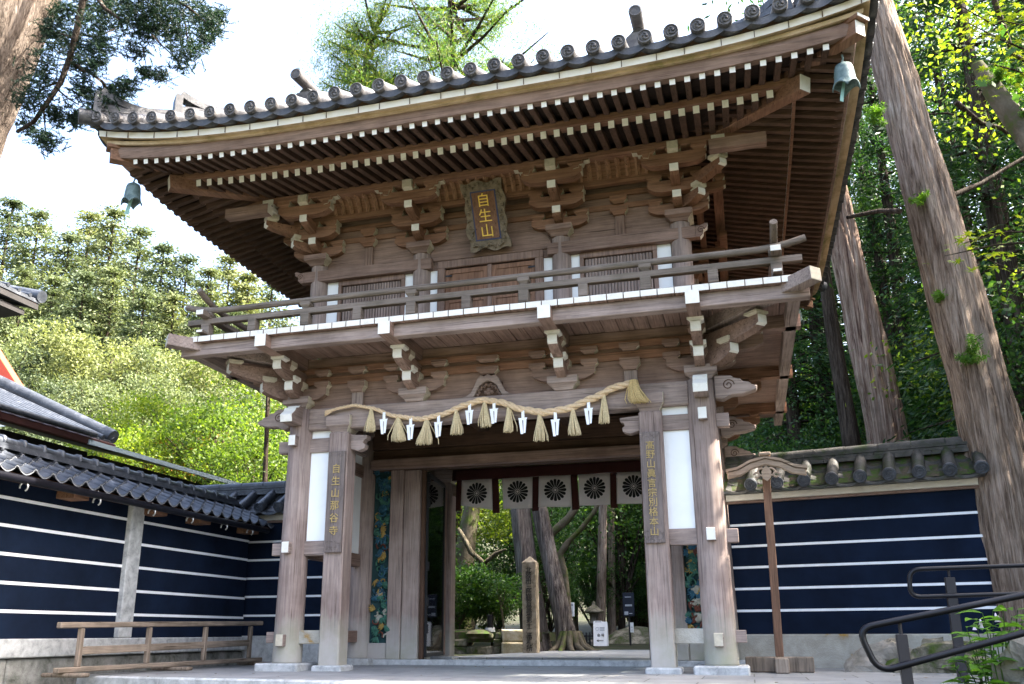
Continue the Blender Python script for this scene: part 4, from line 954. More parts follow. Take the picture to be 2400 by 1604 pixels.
# ================================================================ striped boundary walls
def wall_part(mb, n, m, p, bev=0): return mb.build(n, m, p, bev)
def tiled_wall(lab, A, B, z0=-.1, pitch=.36, mossy=False, first=.25):
    A, B = Vector(A), Vector(B); d = (B - A).normalized(); ln = (B - A).length; nrm = Vector((d.y, -d.x, 0)); up = Vector((0, 0, 1))
    if nrm.y > 0: nrm = -nrm
    t = thing('boundary_wall', lab, 'wall', (A.x, A.y, z0))
    def pt(s_, o, z): return Vector((A.x, A.y, 0)) + d * s_ + nrm * o + up * z
    def slab(s0, s1, o0, o1, za, zb, m, nm, p=t, bev=0, mb=None):
        mb = mb or MB(); v = [pt(s, o, z) for z in (za, zb) for s, o in ((s0, o0), (s1, o0), (s1, o1), (s0, o1))]
        mb.add(v, [(0, 1, 2, 3), (4, 5, 6, 7), (0, 1, 5, 4), (1, 2, 6, 5), (2, 3, 7, 6), (3, 0, 4, 7)], 0)
        return mb.build(nm, m, p, bev) if nm else mb
    slab(0, ln, 0, -.24, .38, 2.24, 'navy', 'wall_body')
    slab(0, ln, .07, -.28, z0, .385, 'oldgranite' if mossy else 'granite', 'stone_base', bev=.02)
    for z in (.70, 1.0, 1.296, 1.593, 1.894): slab(.01, ln - .01, .006, -.01, z - .017, z + .017, 'stripe', 'white_stripe')
    slab(0, ln, .06, -.30, 2.20, 2.235, 'mid_x', 'eave_batten'); slab(0, ln, .10, -.34, 2.236, 2.325, 'whitefascia', 'eave_board', bev=.006)
    rf = slab(-.02, ln + .02, .30, -.55, 2.326, 2.36, 'lwall_tile', 'tile_roof')
    tm = 'moss_tile' if mossy else 'lwall_tile'
    mb = MB(); prof = [(.33, 2.35), (.20, 2.43), (.02, 2.56), (-.10, 2.70), (-.14, 2.70)]; 
    v = [pt(s_, o, z) for s_ in (-.02, ln + .02) for o, z in prof]; mb.add(v, [(i, i + 1, i + 6, i + 5) for i in range(4)], 0)
    prof2 = [(-.55, 2.36), (-.38, 2.46), (-.14, 2.66)]; v = [pt(s_, o, z) for s_ in (-.02, ln + .02) for o, z in prof2]; mb.add(v, [(i, i + 1, i + 4, i + 3) for i in range(2)], 0)
    mb.build('roof_slope', 'mossy_bed' if mossy else tm, rf)
    n = int((ln - first) / pitch) + 1; lips = MB()
    for i in range(n):
        s_ = first + i * pitch; mb = MB(); r = .080
        mb.tube([pt(s_, .38, 2.415), pt(s_, .16, 2.55), pt(s_, -.01, 2.67), pt(s_, -.10, 2.75)], r, 14)
        rt = mb.build('round_tile', tm, rf)
        mb = MB(); c = pt(s_, .38, 2.415); dd = (nrm * 1 - up * .45).normalized(); mb.cyl(c - dd * .03, c + dd * .022, .088, .088, 20)
        uy = d.cross(dd)
        mb.tube([c + dd * .024 + (d * math.cos(a) + uy * math.sin(a)) * .074 for a in [2 * math.pi * k / 18 for k in range(19)]], .009, 5, 0, False)
        for a0 in (0, 2.1, 4.2): mb.tube([c + dd * .024 + (d * math.cos(a0 + 2.2 * q / 6) + uy * math.sin(a0 + 2.2 * q / 6)) * (.02 + .036 * q / 6) for q in range(7)], .010, 5)
        mb.build('tile_end', 'lwall_tile', rt)
    for i in range(n + 1):                 # sagging pan tiles between
        s0 = first + (i - 1) * pitch; vs = []
        for row, (o0, zz, o1, zz1) in enumerate(((.355, 2.375, .16, 2.48), (.19, 2.49, .0, 2.62), (.02, 2.63, -.12, 2.73))):
            for j in range(9):
                s_ = min(ln, max(0, s0 + pitch * j / 8)); sg = .055 * (1 - (2 * j / 8 - 1) ** 2)
                vs += [pt(s_, o0, zz - sg), pt(s_, o0, zz - sg - .03), pt(s_, o1, zz1 - sg)]
        f = []
        for row in range(3):
            for j in range(8):
                a = row * 27 + j * 3; f += [(a, a + 1, a + 4, a + 3), (a, a + 2, a + 5, a + 3)]
        lips.add(vs, f, 0)
    lips.build('pan_tiles', tm, rf)
    # stacked ridge
    mb = MB()
    for k, (w, za, zb) in enumerate(((.25, 2.70, 2.755), (.22, 2.757, 2.80), (.24, 2.802, 2.84))):
        s0 = 0
        while s0 < ln:
            s1 = min(ln, s0 + .46 + .05 * k); slab(s0 + .003, s1 - .003, -.13 + w / 2, -.13 - w / 2, za, zb - .004, 0, None, mb=mb); s0 = s1
    s0 = 0
    while s0 < ln:
        s1 = min(ln, s0 + .42); mb.tube([pt(s0 + .004, -.13, 2.85), pt(s1 - .004, -.13, 2.855)], .078, 10); s0 = s1
    mb.build('ridge', tm, rf)
    return t
M['mossy_bed'] = blotchy('moss_and_leaf_litter', (.04, .075, .01), (.06, .05, .035), (.12, .09, .06), 9, .95, .9, 40, at=(.42, .55, .7))
tiled_wall('navy wall with white stripes and mossy tile coping right of the gate', (2.97, 2.25, 0), (6.22, 1.62, 0), mossy=True, first=.42)
tiled_wall('short navy wall with white stripes joining the left column to the corner', (-6.4, 2.25, 0), (-2.97, 2.25, 0), first=.1)

# long left wing of the wall, running towards the viewer
t = thing('boundary_wall', 'long navy wall with white stripes, dark pan tiles and gutter along the left edge', 'wall', (-4.9, -2.2, -.1))
XW = -4.78; YA, YZ = 2.10, -6.6
def lb(x0, x1, y0, y1, z0, z1, nm, m, p=t, bev=0): mb = MB(); mb.box(x0, x1, y0, y1, z0, z1); return mb.build(nm, m, p, bev)
lb(XW - .24, XW, YZ, YA, .37, 2.2, 'wall_body', 'navy')
for z in (.665, .97, 1.28, 1.59, 1.893): lb(XW - .01, XW + .006, YZ, YA, z - .018, z + .018, 'white_stripe', 'stripe')
y = YA
for k, w in enumerate((1.1, 1.25, 1.35, 1.5, 1.6, 1.7)):
    lb(XW - .28, XW + .09, max(YZ, y - w + .006), y, .165, .37, 'stone_base', 'granite', bev=.012); y -= w
y = YA
for k, w in enumerate((1.9, 1.7, 1.2, 1.4, 1.3, 1.6)):
    lb(XW - .3, XW + .045, y - w + .01, y, -1.24, .155, 'retaining_stone', 'darkgranite', bev=.02); y -= w
M_y = (-.964, -.702)
lb(XW - .1, XW + .075, M_y[0], M_y[1], .372, 2.12, 'stone_post', 'granite', bev=.012)
for yy in (1.83, .45, -.60, -2.15, -3.6, -5.0): lb(XW, XW + .26, yy - .13, yy + .13, 2.0 - .015, 2.075, 'eave_bracket', 'warm_y', bev=.005)
lb(XW - .3, XW + .36, YZ, YA, 2.078, 2.11, 'roof_board', 'dark_y')
mb = MB(); mb.tube([(XW + .44, YZ, 2.035), (XW + .44, 1.93, 2.035)], .045, 12); mb.build('gutter', 'blackmetal', t)
for yy in (1.45, .72, -.15, -1.0, -2.05, -3.2, -4.4):
    mb = MB(); mb.tube([(XW + .40 + .055 * math.sin(a), yy, 1.965 - .05 * math.cos(a)) for a in [.5 + k * .45 for k in range(11)]] , .011, 6)
    mb.tube([(XW + .44, yy, 1.98), (XW + .40, yy, 2.09)], .01, 6); mb.build('gutter_hook', 'steel', t)
rf = lb(XW - .25, XW - .10, YZ, YA - .4, 2.112, 2.30, 'tile_roof', 'lwall_tile')
def pantiles(mb, side):
    rows_ = 4; P = .262; n = int((YA - .02 - YZ) / P)
    for r in range(rows_):
        o0 = .46 - r * .155; o1 = o0 - .19; z0 = 2.10 + r * .083; z1 = z0 + .09
        for i in range(n):
            ya = YA - .02 - i * P; vs = []; J = 10
            for j in range(J + 1):
                f = j / J; yy = ya - P * f
                prof = -.045 * math.sin(math.pi * min(1, f / .74)) if f < .74 else .038 * math.sin(math.pi * (f - .74) / .26)
                jit = .004 * math.sin(i * 7 + r * 3)
                xo = XW - .16 + side * (o0 + .16 if side > 0 else o0 + .16); xi = XW - .16 + side * (o1 + .16)
                vs += [(xo, yy, z0 + prof + .045 + jit), (xo, yy, z0 + prof + .022 + jit), (xi, yy, z1 + prof * .96 + .03 + jit)]
            f_ = []; mm = []
            for j in range(J):
                a = j * 3; f_ += [(a, a + 1, a + 4, a + 3), (a, a + 2, a + 5, a + 3)]; mm += [1, 0]
            mb.add(vs, f_, mm, True)
mb = MB(); pantiles(mb, 1); pantiles(mb, -1); mb.build('pan_tiles', ['lwall_tile', 'lwall_tile_edge'], rf)
mb = MB()
for k, (w, za, zb) in enumerate(((.26, 2.44, 2.475), (.22, 2.477, 2.51))):
    mb.box(XW - .16 - w / 2, XW - .16 + w / 2, YZ, YA - .3, za, zb)
yy = YA - .3
while yy > YZ:
    mb.tube([(XW - .16, yy, 2.535), (XW - .16, yy - .25, 2.54), (XW - .16, yy - .262, 2.54), (XW - .16, yy - .30, 2.54), (XW - .16, yy - .305, 2.54)], [.062, .062, .082, .082, .06], 12); yy -= .305
mb.build('ridge', 'lwall_tile', rf)

# ================================================================ notice post with carved gable roof
t = thing('notice_post', 'slim wooden post on crossed feet carrying a small carved gable roof', 'notice post', (3.46, .45, FZ))
mb = MB(); mb.bar((3.46, .5, .13), (3.49, .5, 2.27), .095, .09, 0, up=(0, 1, 0)); mb.build('post', 'post_brown', t, .006)
mb = MB(); mb.box(3.06, 3.84, .43, .57, FZ + .003, .13); mb.build('foot', 'oldwood', t, .012)
mb = MB(); mb.box(3.39, 3.55, .12, .84, FZ + .002, .12); mb.build('foot', 'oldwood', t, .012)
gp = [(-.47, .0), (-.30, .035), (-.16, .115), (0, .155), (.16, .115), (.30, .035), (.47, .0), (.47, .085), (.33, .11), (.18, .19), (0, .235), (-.18, .19), (-.33, .11), (-.47, .085)]
mb = MB(); mb.prism(gp, (3.49, .24, 2.25), (1, 0, 0), (0, 0, 1), (0, .06, 0)); g1 = mb.build('gable_board', 'gable_wood', t, .012)
mb = MB(); mb.prism([(p * 1.03, q + .002) for p, q in gp[7:]] + [(p * 1.03, q + .035) for p, q in gp[7:][::-1]], (3.49, .22, 2.25), (1, 0, 0), (0, 0, 1), (0, .16, 0)); mb.build('little_roof', 'gable_wood', t, 0)
mb = MB()
for sgn in (-1, 1):
    for r0, cx, cz in ((.045, .055, .07), (.03, .115, .035)): mb.tube([(3.49 + sgn * (cx + r0 * math.cos(a)), .225, 2.245 + cz + r0 * math.sin(a)) for a in [k * .55 for k in range(11)]], .014, 6)
mb.prism([(-.05, -.02), (0, -.06), (.05, -.02), (.06, .06), (0, .14), (-.06, .06)], (3.49, .215, 2.26), (1, 0, 0), (0, 0, 1), (0, .02, 0)); mb.build('gable_pendant', 'gable_wood', g1, 0)
mb = MB(); mb.box(3.42, 3.56, .19, .30, 2.52, 2.56); mb.build('ridge_cap', 'gable_wood', t, .01)

# ================================================================ handrails
def rrail(nm, lab, tl, bl, tr, br, rad, posts, w):
    t = thing(nm, lab, 'handrail', posts[0][0])
    def corner(a, c, b, k=.10):
        a, c, b = Vector(a), Vector(c), Vector(b); p = c + (a - c).normalized() * k; q = c + (b - c).normalized() * k
        return [p.lerp(c, s_).lerp(c.lerp(q, s_), s_) for s_ in [i / 7 for i in range(8)]]
    pts = [Vector(tr)] + corner(tr, tl, bl) + corner(tl, bl, br) + [Vector(br)]
    mb = MB(); mb.tube(pts, rad, 14); mb.build('rail_tube', 'blackmetal', t)
    for p0, p1 in posts:
        mb = MB(); mb.bar(p0, p1, w, w * .8, 0, up=(0, 1, 0)); mb.build('post', 'darkpost', t, .004)
        mb = MB(); mb.tube([p1, Vector(p1) + Vector((0, -.0, .10))], .012, 6); mb.build('bracket', 'darkpost', t)
def q9(x, y, Y): return Vector(pY(1600 + x / 2.931, 1069 + y / 2.931, Y))
E1, E2 = -4.7, -1.6
a, b, c, d = q9(1200, 1185, E1), q9(1345, 1485, E1), q9(2345, 955, E1), q9(2345, 1215, E1)
c = a + (c - a) * 1.8; d = b + (d - b) * 1.8
pb = q9(1500, 1225, E1 + .03); pt_ = Vector((pb.x + .01, pb.y, -1.0))
rrail('handrail', 'sloping black tubular handrail with a closed loop end nearest the viewer', a, b, c, d, .0215, [(pt_, pb), (pt_ + Vector((1.35, 0, 0)), pb + (c - a).normalized() * 1.35)], .066)
a, b, c, d = q9(1555, 780, E2), q9(1565, 970, E2), q9(2345, 752, E2), q9(2345, 945, E2)
c = a + (c - a) * 1.6; d = b + (d - b) * 1.6
pb = q9(1832, 835, E2 + .03); pt_ = Vector((pb.x - .01, pb.y, FZ))
rrail('handrail', 'level black tubular handrail standing farther back before the navy wall', a, b, c, d, .0215, [(pt_, pb), (pt_ + Vector((1.3, 0, 0)), pb + (c - a).normalized() * 1.3)], .085)

# ================================================================ worn wooden barrier at the left
XB = -4.30
t = thing('wooden_barrier', 'low worn timber barrier with four posts standing along the left wall', 'barrier', (XB, -.3, FZ))
def lz(y): return FZ + .003
mb = MB(); mb.bar((XB, -2.5, .515), (XB, 1.86, .575), .07, .065, 0); mb.build('top_rail', 'oldwood_y', t, .01)
mb = MB(); mb.bar((XB, -2.46, .03), (XB, 1.9, .03), .085, .06, 0); mb.build('bottom_rail', 'oldwood_y', t, .01)
mb = MB(); mb.bar((XB, -2.1, .235), (XB, 1.6, .285), .03, .09, 0); mb.build('middle_rail', 'oldwood_y', t, .006)
for y in (-2.13, -.9, .35, 1.55):
    mb = MB(); mb.bar((XB, y, .06), (XB, y,   .51 + .012 * y), .055, .065, 0, up=(0, 1, 0)); mb.build('post', 'oldwood', t, .008)
for y in (-2.3, -.35, 1.75):
    mb = MB(); mb.box(XB - .28, XB + .28, y - .07, y + .07, lz(y), .0); mb.build('foot', 'oldwood', t, .015)

# ================================================================ buildings behind the left wall
def slope_roof(t, X0, z0, Xr, zr, Ya, Yb, mat, pitch=.3, edge='roof_edge'):
    mb = MB(); vs = [(X0, Ya, z0), (X0, Yb, z0), (Xr, Yb, zr), (Xr, Ya, zr)]; mb.add(vs + [(x, y, z - .08) for x, y, z in vs], [(0, 1, 2, 3), (4, 5, 6, 7), (0, 1, 5, 4), (1, 2, 6, 5), (2, 3, 7, 6), (3, 0, 4, 7)], 0); o = mb.build('roof', mat, t)
    mb = MB(); n = int((Yb - Ya) / pitch)
    for i in range(n + 1):
        y = Ya + (Yb - Ya) * i / n; mb.tube([(X0 + .02, y, z0 + .02), (Xr, y, zr + .02)], .045, 8)
    mb.build('roof_rolls', mat, o); return o
t = thing('low_house', 'dark low house with tiled upper roof and slate lean-to behind the left wall', 'house', (-9.5, 1, -.1))
X0 = -7.5
mb = MB(); mb.box(-13, X0 - .55, -7, 1.9, -.1, 3.55); mb.build('wall', 'darkwall', t)
mb = MB(); mb.box(-13, X0 - .45, 1.95, 5.6, -.1, 3.5); mb.build('wall', 'darkwall', t)
slope_roof(t, X0, 3.70, -10.5, 5.0, -7, 1.85, 'lwall_tile', .27)
mb = MB(); mb.box(X0 - .06, X0 + .05, -7, 1.9, 3.52, 3.66); mb.build('gutter', 'redbrown', t, .02)
mb = MB(); mb.tube([(X0 + .0, 1.85, 3.78), (-10.4, 1.85, 5.1)], .13, 10); mb.tube([(X0 + .1, 1.3, 3.70), (X0 + .1, -7, 3.70)], .05, 8); mb.build('verge_tiles', 'lwall_tile', t)
mb = MB(); v = [(X0 + .05, 1.2, 3.60), (X0 + .05, 6.05, 3.62), (-11.5, 6.05, 4.65), (-11.5, 1.2, 4.65)]; mb.add(v + [(x, y, z - .05) for x, y, z in v], [(0, 1, 2, 3), (4, 5, 6, 7), (0, 1, 5, 4), (1, 2, 6, 5), (2, 3, 7, 6), (3, 0, 4, 7)], 0); mb.build('lean_to_roof', 'slate', t)
mb = MB(); mb.box(X0 + .03, X0 + .075, 1.2, 6.07, 3.52, 3.60); mb.build('roof_edge', 'palemetal', t)
t = thing('tile_roofed_hall', 'corner of a dark tiled roof jutting in at the far left edge', 'hall', (-14, 3, -.1))
mb = MB(); mb.box(-22, -15.0, 0, 3.5, -.1, 7.0); mb.build('wall', 'darkwall', t)
def hallroof(z, X0, Yb, nm):
    slope_roof(t, X0, z, X0 - 4.5, z + 1.25, -2, Yb, 'lwall_tile', .3)
    mb = MB(); mb.box(X0 - 4.2, X0 - .12, -2, Yb - .25, z - .42, z - .30); mb.build('soffit', 'darkwall', t)
    mb = MB(); mb.box(X0 - .1, X0 - .02, -2, Yb, z - .22, z - .09); mb.build('eave_board', 'darkwall', t)
    mb = MB(); mb.tube([(X0 + .05, Yb, z + .08), (X0 - 2, Yb, z + .62)], .14, 10); mb.build('verge_tiles', 'lwall_tile', t)
    for i in range(14):
        y = Yb - .15 - i * .35; mb = MB(); mb.bar((X0 - .05, y, z - .16), (X0 - 2.2, y, z + .35), .1, .12); mb.build('rafter', 'darkwall', t)
hallroof(7.5, -11.4, 3.7, 'roof')
t = thing('vermilion_roof', 'sloping vermilion gable edge of a white-walled shrine building at the left edge', 'building', (-24, 14, -.1))
a, b = Vector(pY(-40, 800, 13)), Vector(pY(47, 938, 13)); dd = (b - a); a2 = a - dd * 1.5; b2 = b + dd * .25
mb = MB(); mb.bar(a2, b2, .6, .34, 0, up=(0, 1, 0)); mb.build('gable_board', 'vermilion', t, .02)
mb = MB(); mb.add([a2 + Vector((-.3, .4, -.2)), b2 + Vector((-.3, .4, -.2)), b2 + Vector((-8, .4, -.2)), (a2.x - 3, a2.y + .4, b2.z)] , [(0, 1, 2, 3)], 0); 
mb.build('wall', 'plaster', t)
# ================================================================ vegetation
NP = np.random.default_rng(11)
def leaf_quads(P, size, asp=.5, rng=NP, droop=None, vary=.35):
    """one small diamond leaf per point, random orientation (or along given directions)"""
    n = len(P); d = rng.normal(size=(n, 3)) if droop is None else droop + rng.normal(size=(n, 3)) * .45
    d /= np.linalg.norm(d, axis=1)[:, None]; r = rng.normal(size=(n, 3)); w = np.cross(d, r); w /= np.linalg.norm(w, axis=1)[:, None] + 1e-9
    s = size * (1 + rng.uniform(-vary, vary, n))[:, None]
    V = np.stack([P - d * s * .5, P + w * s * asp * .5 - d * s * .05, P + d * s * .5, P - w * s * asp * .5 - d * s * .05], 1).reshape(-1, 3)
    return V
def leaves(name, P, size, mat, parent, asp=.5, rng=NP, droop=None, mi=None):
    V = leaf_quads(np.asarray(P), size, asp, rng, droop); F = np.arange(len(V)).reshape(-1, 4)
    return arrays_obj(name, V, F, mat, parent, mi)
def clumps(centres, rad, per, rng, flat=.7):
    c = np.asarray(centres); n = len(c); rad = np.broadcast_to(np.asarray(rad, float), (n,))
    k = rng.poisson(per, n) + 2
    idx = np.repeat(np.arange(n), k); g = rng.normal(size=(len(idx), 3)); g[:, 2] *= flat
    return c[idx] + g * rad[idx][:, None] * .55, idx
from mathutils import noise as mnoise
def trunk(mb, pts, rs, n=14, rough=.06, rng=rnd, m=0, sub=4, ridges=0.0, rk=5.0):
    """tapered trunk with flutes; ridges > 0 adds fibrous bark relief and knots"""
    P = [Vector(p) for p in pts]; fine = []; fr = []
    for i in range(len(P) - 1):
        a, b, c, d = P[max(i - 1, 0)], P[i], P[i + 1], P[min(i + 2, len(P) - 1)]
        for j in range(sub):
            t = j / sub; q = .5 * ((2 * b) + (c - a) * t + (2 * a - 5 * b + 4 * c - d) * t * t + (3 * b - a - 3 * c + d) * t ** 3)
            fine.append(q if sub > 4 else b.lerp(c, t)); fr.append(rs[i] + (rs[i + 1] - rs[i]) * t)
    fine.append(P[-1]); fr.append(rs[-1]); ph = [rng.uniform(0, 6.28) for _ in range(4)]; vs = []
    knots = [(rng.uniform(0, 6.28), rng.uniform(.1, .9) * (P[-1].z - P[0].z) + P[0].z, rng.uniform(.4, 1)) for _ in range(9)] if ridges else []
    for i, p in enumerate(fine):
        for k in range(n):
            a = 2 * math.pi * k / n; r = fr[i] * (1 + rough * (math.sin(3 * a + ph[0] + p.z * .25) + .7 * math.sin(5 * a + ph[1] - p.z * .2) + .5 * math.sin(9 * a + ph[2]) + .6 * math.sin(p.z * 1.7 + 2 * a + ph[3])))
            if ridges:
                aa = a + p.z * .06; v = Vector((math.cos(aa) * rk, math.sin(aa) * rk, p.z * .55 + ph[0])); w = Vector((math.cos(aa) * rk * 2.4, math.sin(aa) * rk * 2.4, p.z * 1.1 + ph[1]))
                r += ridges * ((.5 - abs(mnoise.noise(v))) * 1.1 + (.4 - abs(mnoise.noise(w))) * .6)
                for ka, kz, ks in knots:
                    da = (a - ka + math.pi) % (2 * math.pi) - math.pi; e = math.exp(-((da * fr[i] / .09) ** 2 + ((p.z - kz) / .14) ** 2)); r += ks * .05 * e * (1 - 1.3 * math.exp(-((da * fr[i] / .04) ** 2 + ((p.z - kz) / .06) ** 2)))
            vs.append((p.x + r * math.cos(a), p.y + r * math.sin(a), p.z))
    mb.add(vs, [(i * n + k, i * n + (k + 1) % n, (i + 1) * n + (k + 1) % n, (i + 1) * n + k) for i in range(len(fine) - 1) for k in range(n)], m, True)
    return mb

# ---- tree prototypes (built at the origin, then copied)
def proto_conifer(name, h, R, z0, layers, per, size, mat, seed, asp=.28, spread=.42, trunk_r=.2, tm='bark_dark'):
    rng = np.random.default_rng(seed); r2 = random.Random(seed); root = thing(name, 'tree', 'tree')
    mb = MB(); trunk(mb, [(0, 0, -1), (0, 0, h * .5), (0, 0, h)], [trunk_r, trunk_r * .7, .03], 10); br = []; cen = []; rad = []
    for i in range(layers):
        t = i / (layers - 1); z = z0 + (h - z0) * t; rr = R * (1 - t) ** .75 * r2.uniform(.75, 1.15) + .15
        for k in range(max(3, int(5 * (1 - t) + 3))):
            a = r2.uniform(0, 6.28); l = rr * r2.uniform(.6, 1.1); e = Vector((math.cos(a) * l, math.sin(a) * l, z + l * r2.uniform(-.25, .12)))
            mb.tube([(0, 0, z), (e.x * .5, e.y * .5, z + .04 * l), tuple(e)], [.045, .03, .012], 4)
            for q in (.45, .75, 1.0): cen.append((e.x * q + r2.uniform(-.1, .1) * l, e.y * q + r2.uniform(-.1, .1) * l, z + (e.z - z) * q - .08 * l)); rad.append(spread * (.6 + .5 * (1 - t)) * (1.15 - .3 * q))
    mb.build('trunk', tm, root); P, idx = clumps(cen, rad, per, rng, .45)
    dr = np.stack([P[:, 0], P[:, 1], -np.abs(P[:, 0] * 0) - .35 * np.hypot(P[:, 0], P[:, 1])], 1); dr /= np.linalg.norm(dr, axis=1)[:, None] + 1e-6
    leaves('crown', P, size, mat, root, asp, rng, dr); return root
def proto_broad(name, h, R, z0, ncl, per, size, mat, seed, tr=.16, asp=.55, tm='bark_dark', sub=.42):
    rng = np.random.default_rng(seed); r2 = random.Random(seed); root = thing(name, 'tree', 'tree')
    mb = MB(); bend = [(0, 0, -1), (r2.uniform(-.2, .2), r2.uniform(-.2, .2), z0), (r2.uniform(-.4, .4), r2.uniform(-.4, .4), h * .75)]
    trunk(mb, bend, [tr, tr * .75, tr * .3], 10); cz = (z0 + h) / 2; hz = (h - z0) / 2; cen = []; rad = []
    for i in range(ncl):
        v = rng.normal(size=3); v /= np.linalg.norm(v); q = rng.uniform(.35, 1) ** .5 * (.8 + .25 * math.sin(3 * math.atan2(v[1], v[0]) + seed)); c = np.array([v[0] * R * q, v[1] * R * q, cz + v[2] * hz * q]); cen.append(c); rad.append(R * sub * rng.uniform(.5, 1.1))
        if i % 4 == 0: mb.tube([bend[1], tuple(np.array(bend[1]) * .4 + c * .6 + [0, 0, .1]), tuple(c)], [tr * .4, tr * .22, .012], 5)
    mb.build('trunk', tm, root); P, idx = clumps(cen, rad, per, rng, .6); leaves('crown', P, size, mat, root, asp, rng); return root
def place(root, used, x, y, z, s=1.0, rz=0, label=None, group=None, cat=None, sz=None):
    o = root if not used.get(root.name) else copy_tree(root); used[root.name] = 1
    o.location = (x, y, z); o.rotation_euler = (0, 0, rz); o.scale = (s, s, sz or s)
    tag(o, label, cat or 'tree', group); return o
USED = {}

# ---- hillside on the left
HA = proto_conifer('hill_conifer', 13, 3.6, 2.5, 15, 48, .24, 'leaf_hill', 21, .42, 1.1)
HB = proto_conifer('hill_conifer', 14, 3.2, 3, 16, 48, .23, 'leaf_hill', 22, .42, 1.0)
HC = proto_broad('hill_tree', 10, 4.4, 2, 62, 210, .20, 'leaf_hill2', 23, .3, sub=.26)
HD = proto_broad('hill_tree', 8, 3.6, 1.2, 62, 200, .18, 'leaf_hill', 24, .3, sub=.26)
HLAB = {'hill_conifer': ('sunlit layered conifer in the wood on the hillside left of the gate', 'conifers in the hillside wood'), 'hill_tree': ('sunlit rounded leafy tree in the wood on the hillside left of the gate', 'leafy trees in the hillside wood')}
rh = random.Random(5)
def hill_at(u, v, Y, root, s):
    p = pY(u, v, Y); h = (root['hh']) * s; zt = p[2]
    nm = root.name.split('.')[0]; place(root, USED, p[0], p[1], zt - h, s, rh.uniform(0, 6.28), *HLAB[nm])
for r_, h_ in ((HA, 13), (HB, 14), (HC, 10), (HD, 8)): r_['hh'] = h_
for u, v, Y, k, s in ((-60, 450, 30, 0, 1.15), (30, 478, 31, 1, 1.1), (95, 505, 29, 0, 1.0), (165, 560, 30, 1, 1.0), (215, 510, 33, 0, 1.1), (270, 500, 32, 1, 1.15), (330, 545, 31, 0, 1.05), (385, 585, 30, 1, 1.0), (440, 610, 31, 0, .95), (490, 640, 30, 1, .95), (540, 610, 33, 0, 1.0), (585, 650, 33, 1, 1.0), (640, 640, 36, 0, 1.1),
                      (-30, 600, 25, 1, .9), (60, 640, 25, 0, .9), (130, 660, 26, 1, .9), (200, 650, 26, 0, .9), (270, 640, 27, 1, .9), (340, 690, 26, 0, .85), (410, 700, 27, 1, .85), (480, 720, 27, 0, .85), (550, 740, 28, 1, .9),
                      (20, 740, 22, 2, .8), (110, 760, 22, 0, .7), (190, 770, 22, 1, .7), (260, 750, 21, 2, .75), (330, 770, 22, 2, .8), (400, 790, 22, 2, .75), (470, 800, 23, 0, .75), (540, 820, 22, 2, .75), (600, 850, 23, 1, .7),
                      (70, 850, 19, 3, .75), (150, 870, 18, 3, .7), (230, 870, 18, 3, .75), (300, 880, 18, 2, .6), (380, 880, 18, 2, .6), (450, 880, 18, 2, .6), (530, 880, 19, 3, .7), (590, 900, 18, 3, .6),
                      (180, 950, 15, 3, .55), (260, 960, 15, 2, .45), (330, 950, 15, 2, .45), (420, 950, 15, 3, .5), (500, 950, 14, 2, .45)):
    hill_at(u, v, Y, (HA, HB, HC, HD)[k], s)
# bright garden trees just behind the left wall
GM = proto_broad('maple_tree', 4.4, 1.9, 1.6, 55, 170, .085, 'leaf_bright', 31, .09, .6, sub=.26)
GR = proto_broad('maple_tree', 4.2, 1.8, 1.5, 50, 160, .08, 'maple_red', 32, .09, .6, sub=.26)
for u, v, Y, r_, s, lab in ((385, 1005, 9, GM, 1.0, 'fresh green garden tree directly above the slate lean-to roof'), (330, 930, 12, GM, 1.1, 'slim bright green tree left of the reddish maple'), (450, 1000, 10, GR, 1.05, 'reddish turning maple between green trees behind the left wall'), (560, 930, 9.5, GM, 1.15, 'green maple beside the left side of the gate'), (610, 1010, 8, GM, .9, 'yellow-green maple behind the corner of the left wall'), (520, 1030, 11, GM, 1.0, 'bright green shrubby tree below the reddish maple')):
    p = pY(u, v, Y); place(r_, USED, p[0], p[1], p[2] - 4.3 * s, s, u, lab)
mb = MB(); a = pY(620, 1140, 6.5); b = pY(628, 930, 6.5); tt = thing('slim_trunk_tree', 'thin dark upright trunk seen just left of the gate column', 'tree', tuple(a)); trunk(mb, [a - [0, 0, 2.8], a, b], [.07, .06, .05], 8); mb.build('trunk', 'bark_dark', tt)
P, _ = clumps([b + [0, 0, .3], b + [.5, .2, .5], b + [-.5, .1, .2], b + [.2, .2, .9]], .5, 90, np.random.default_rng(3)); leaves('crown', P, .11, 'leaf_bright', tt, .6)

# ---- forest on the right and behind
FA = proto_conifer('forest_cedar', 20, 3.0, 2.0, 28, 44, .20, 'needle', 41, .26, .75, .32)
FB = proto_conifer('forest_cedar', 22, 2.6, 3.0, 28, 44, .19, 'needle', 42, .26, .7, .30)
FC = proto_broad('forest_tree', 9, 2.6, 1.2, 95, 120, .13, 'leaf_forest', 43, .16)
FD = proto_broad('forest_tree', 7, 2.3, .8, 95, 120, .12, 'leaf_forest', 44, .14)
FE = proto_broad('forest_tree', 10, 2.8, 3.5, 60, 70, .13, 'leaf_bright', 45, .15)
FL = {'forest_cedar': ('tall dark cedar in the forest to the right of and behind the gate', 'cedars in the forest behind the gate'), 'forest_tree': ('leafy evergreen tree in the forest to the right of and behind the gate', 'leafy trees in the forest behind the gate')}
rf_ = random.Random(9)
def fplace(root, x, y, s=1.0, sz=None):
    nm = root.name.split('.')[0]; place(root, USED, x, y, gz(x, y) - .05, s, rf_.uniform(0, 6.28), *FL[nm], sz=sz)
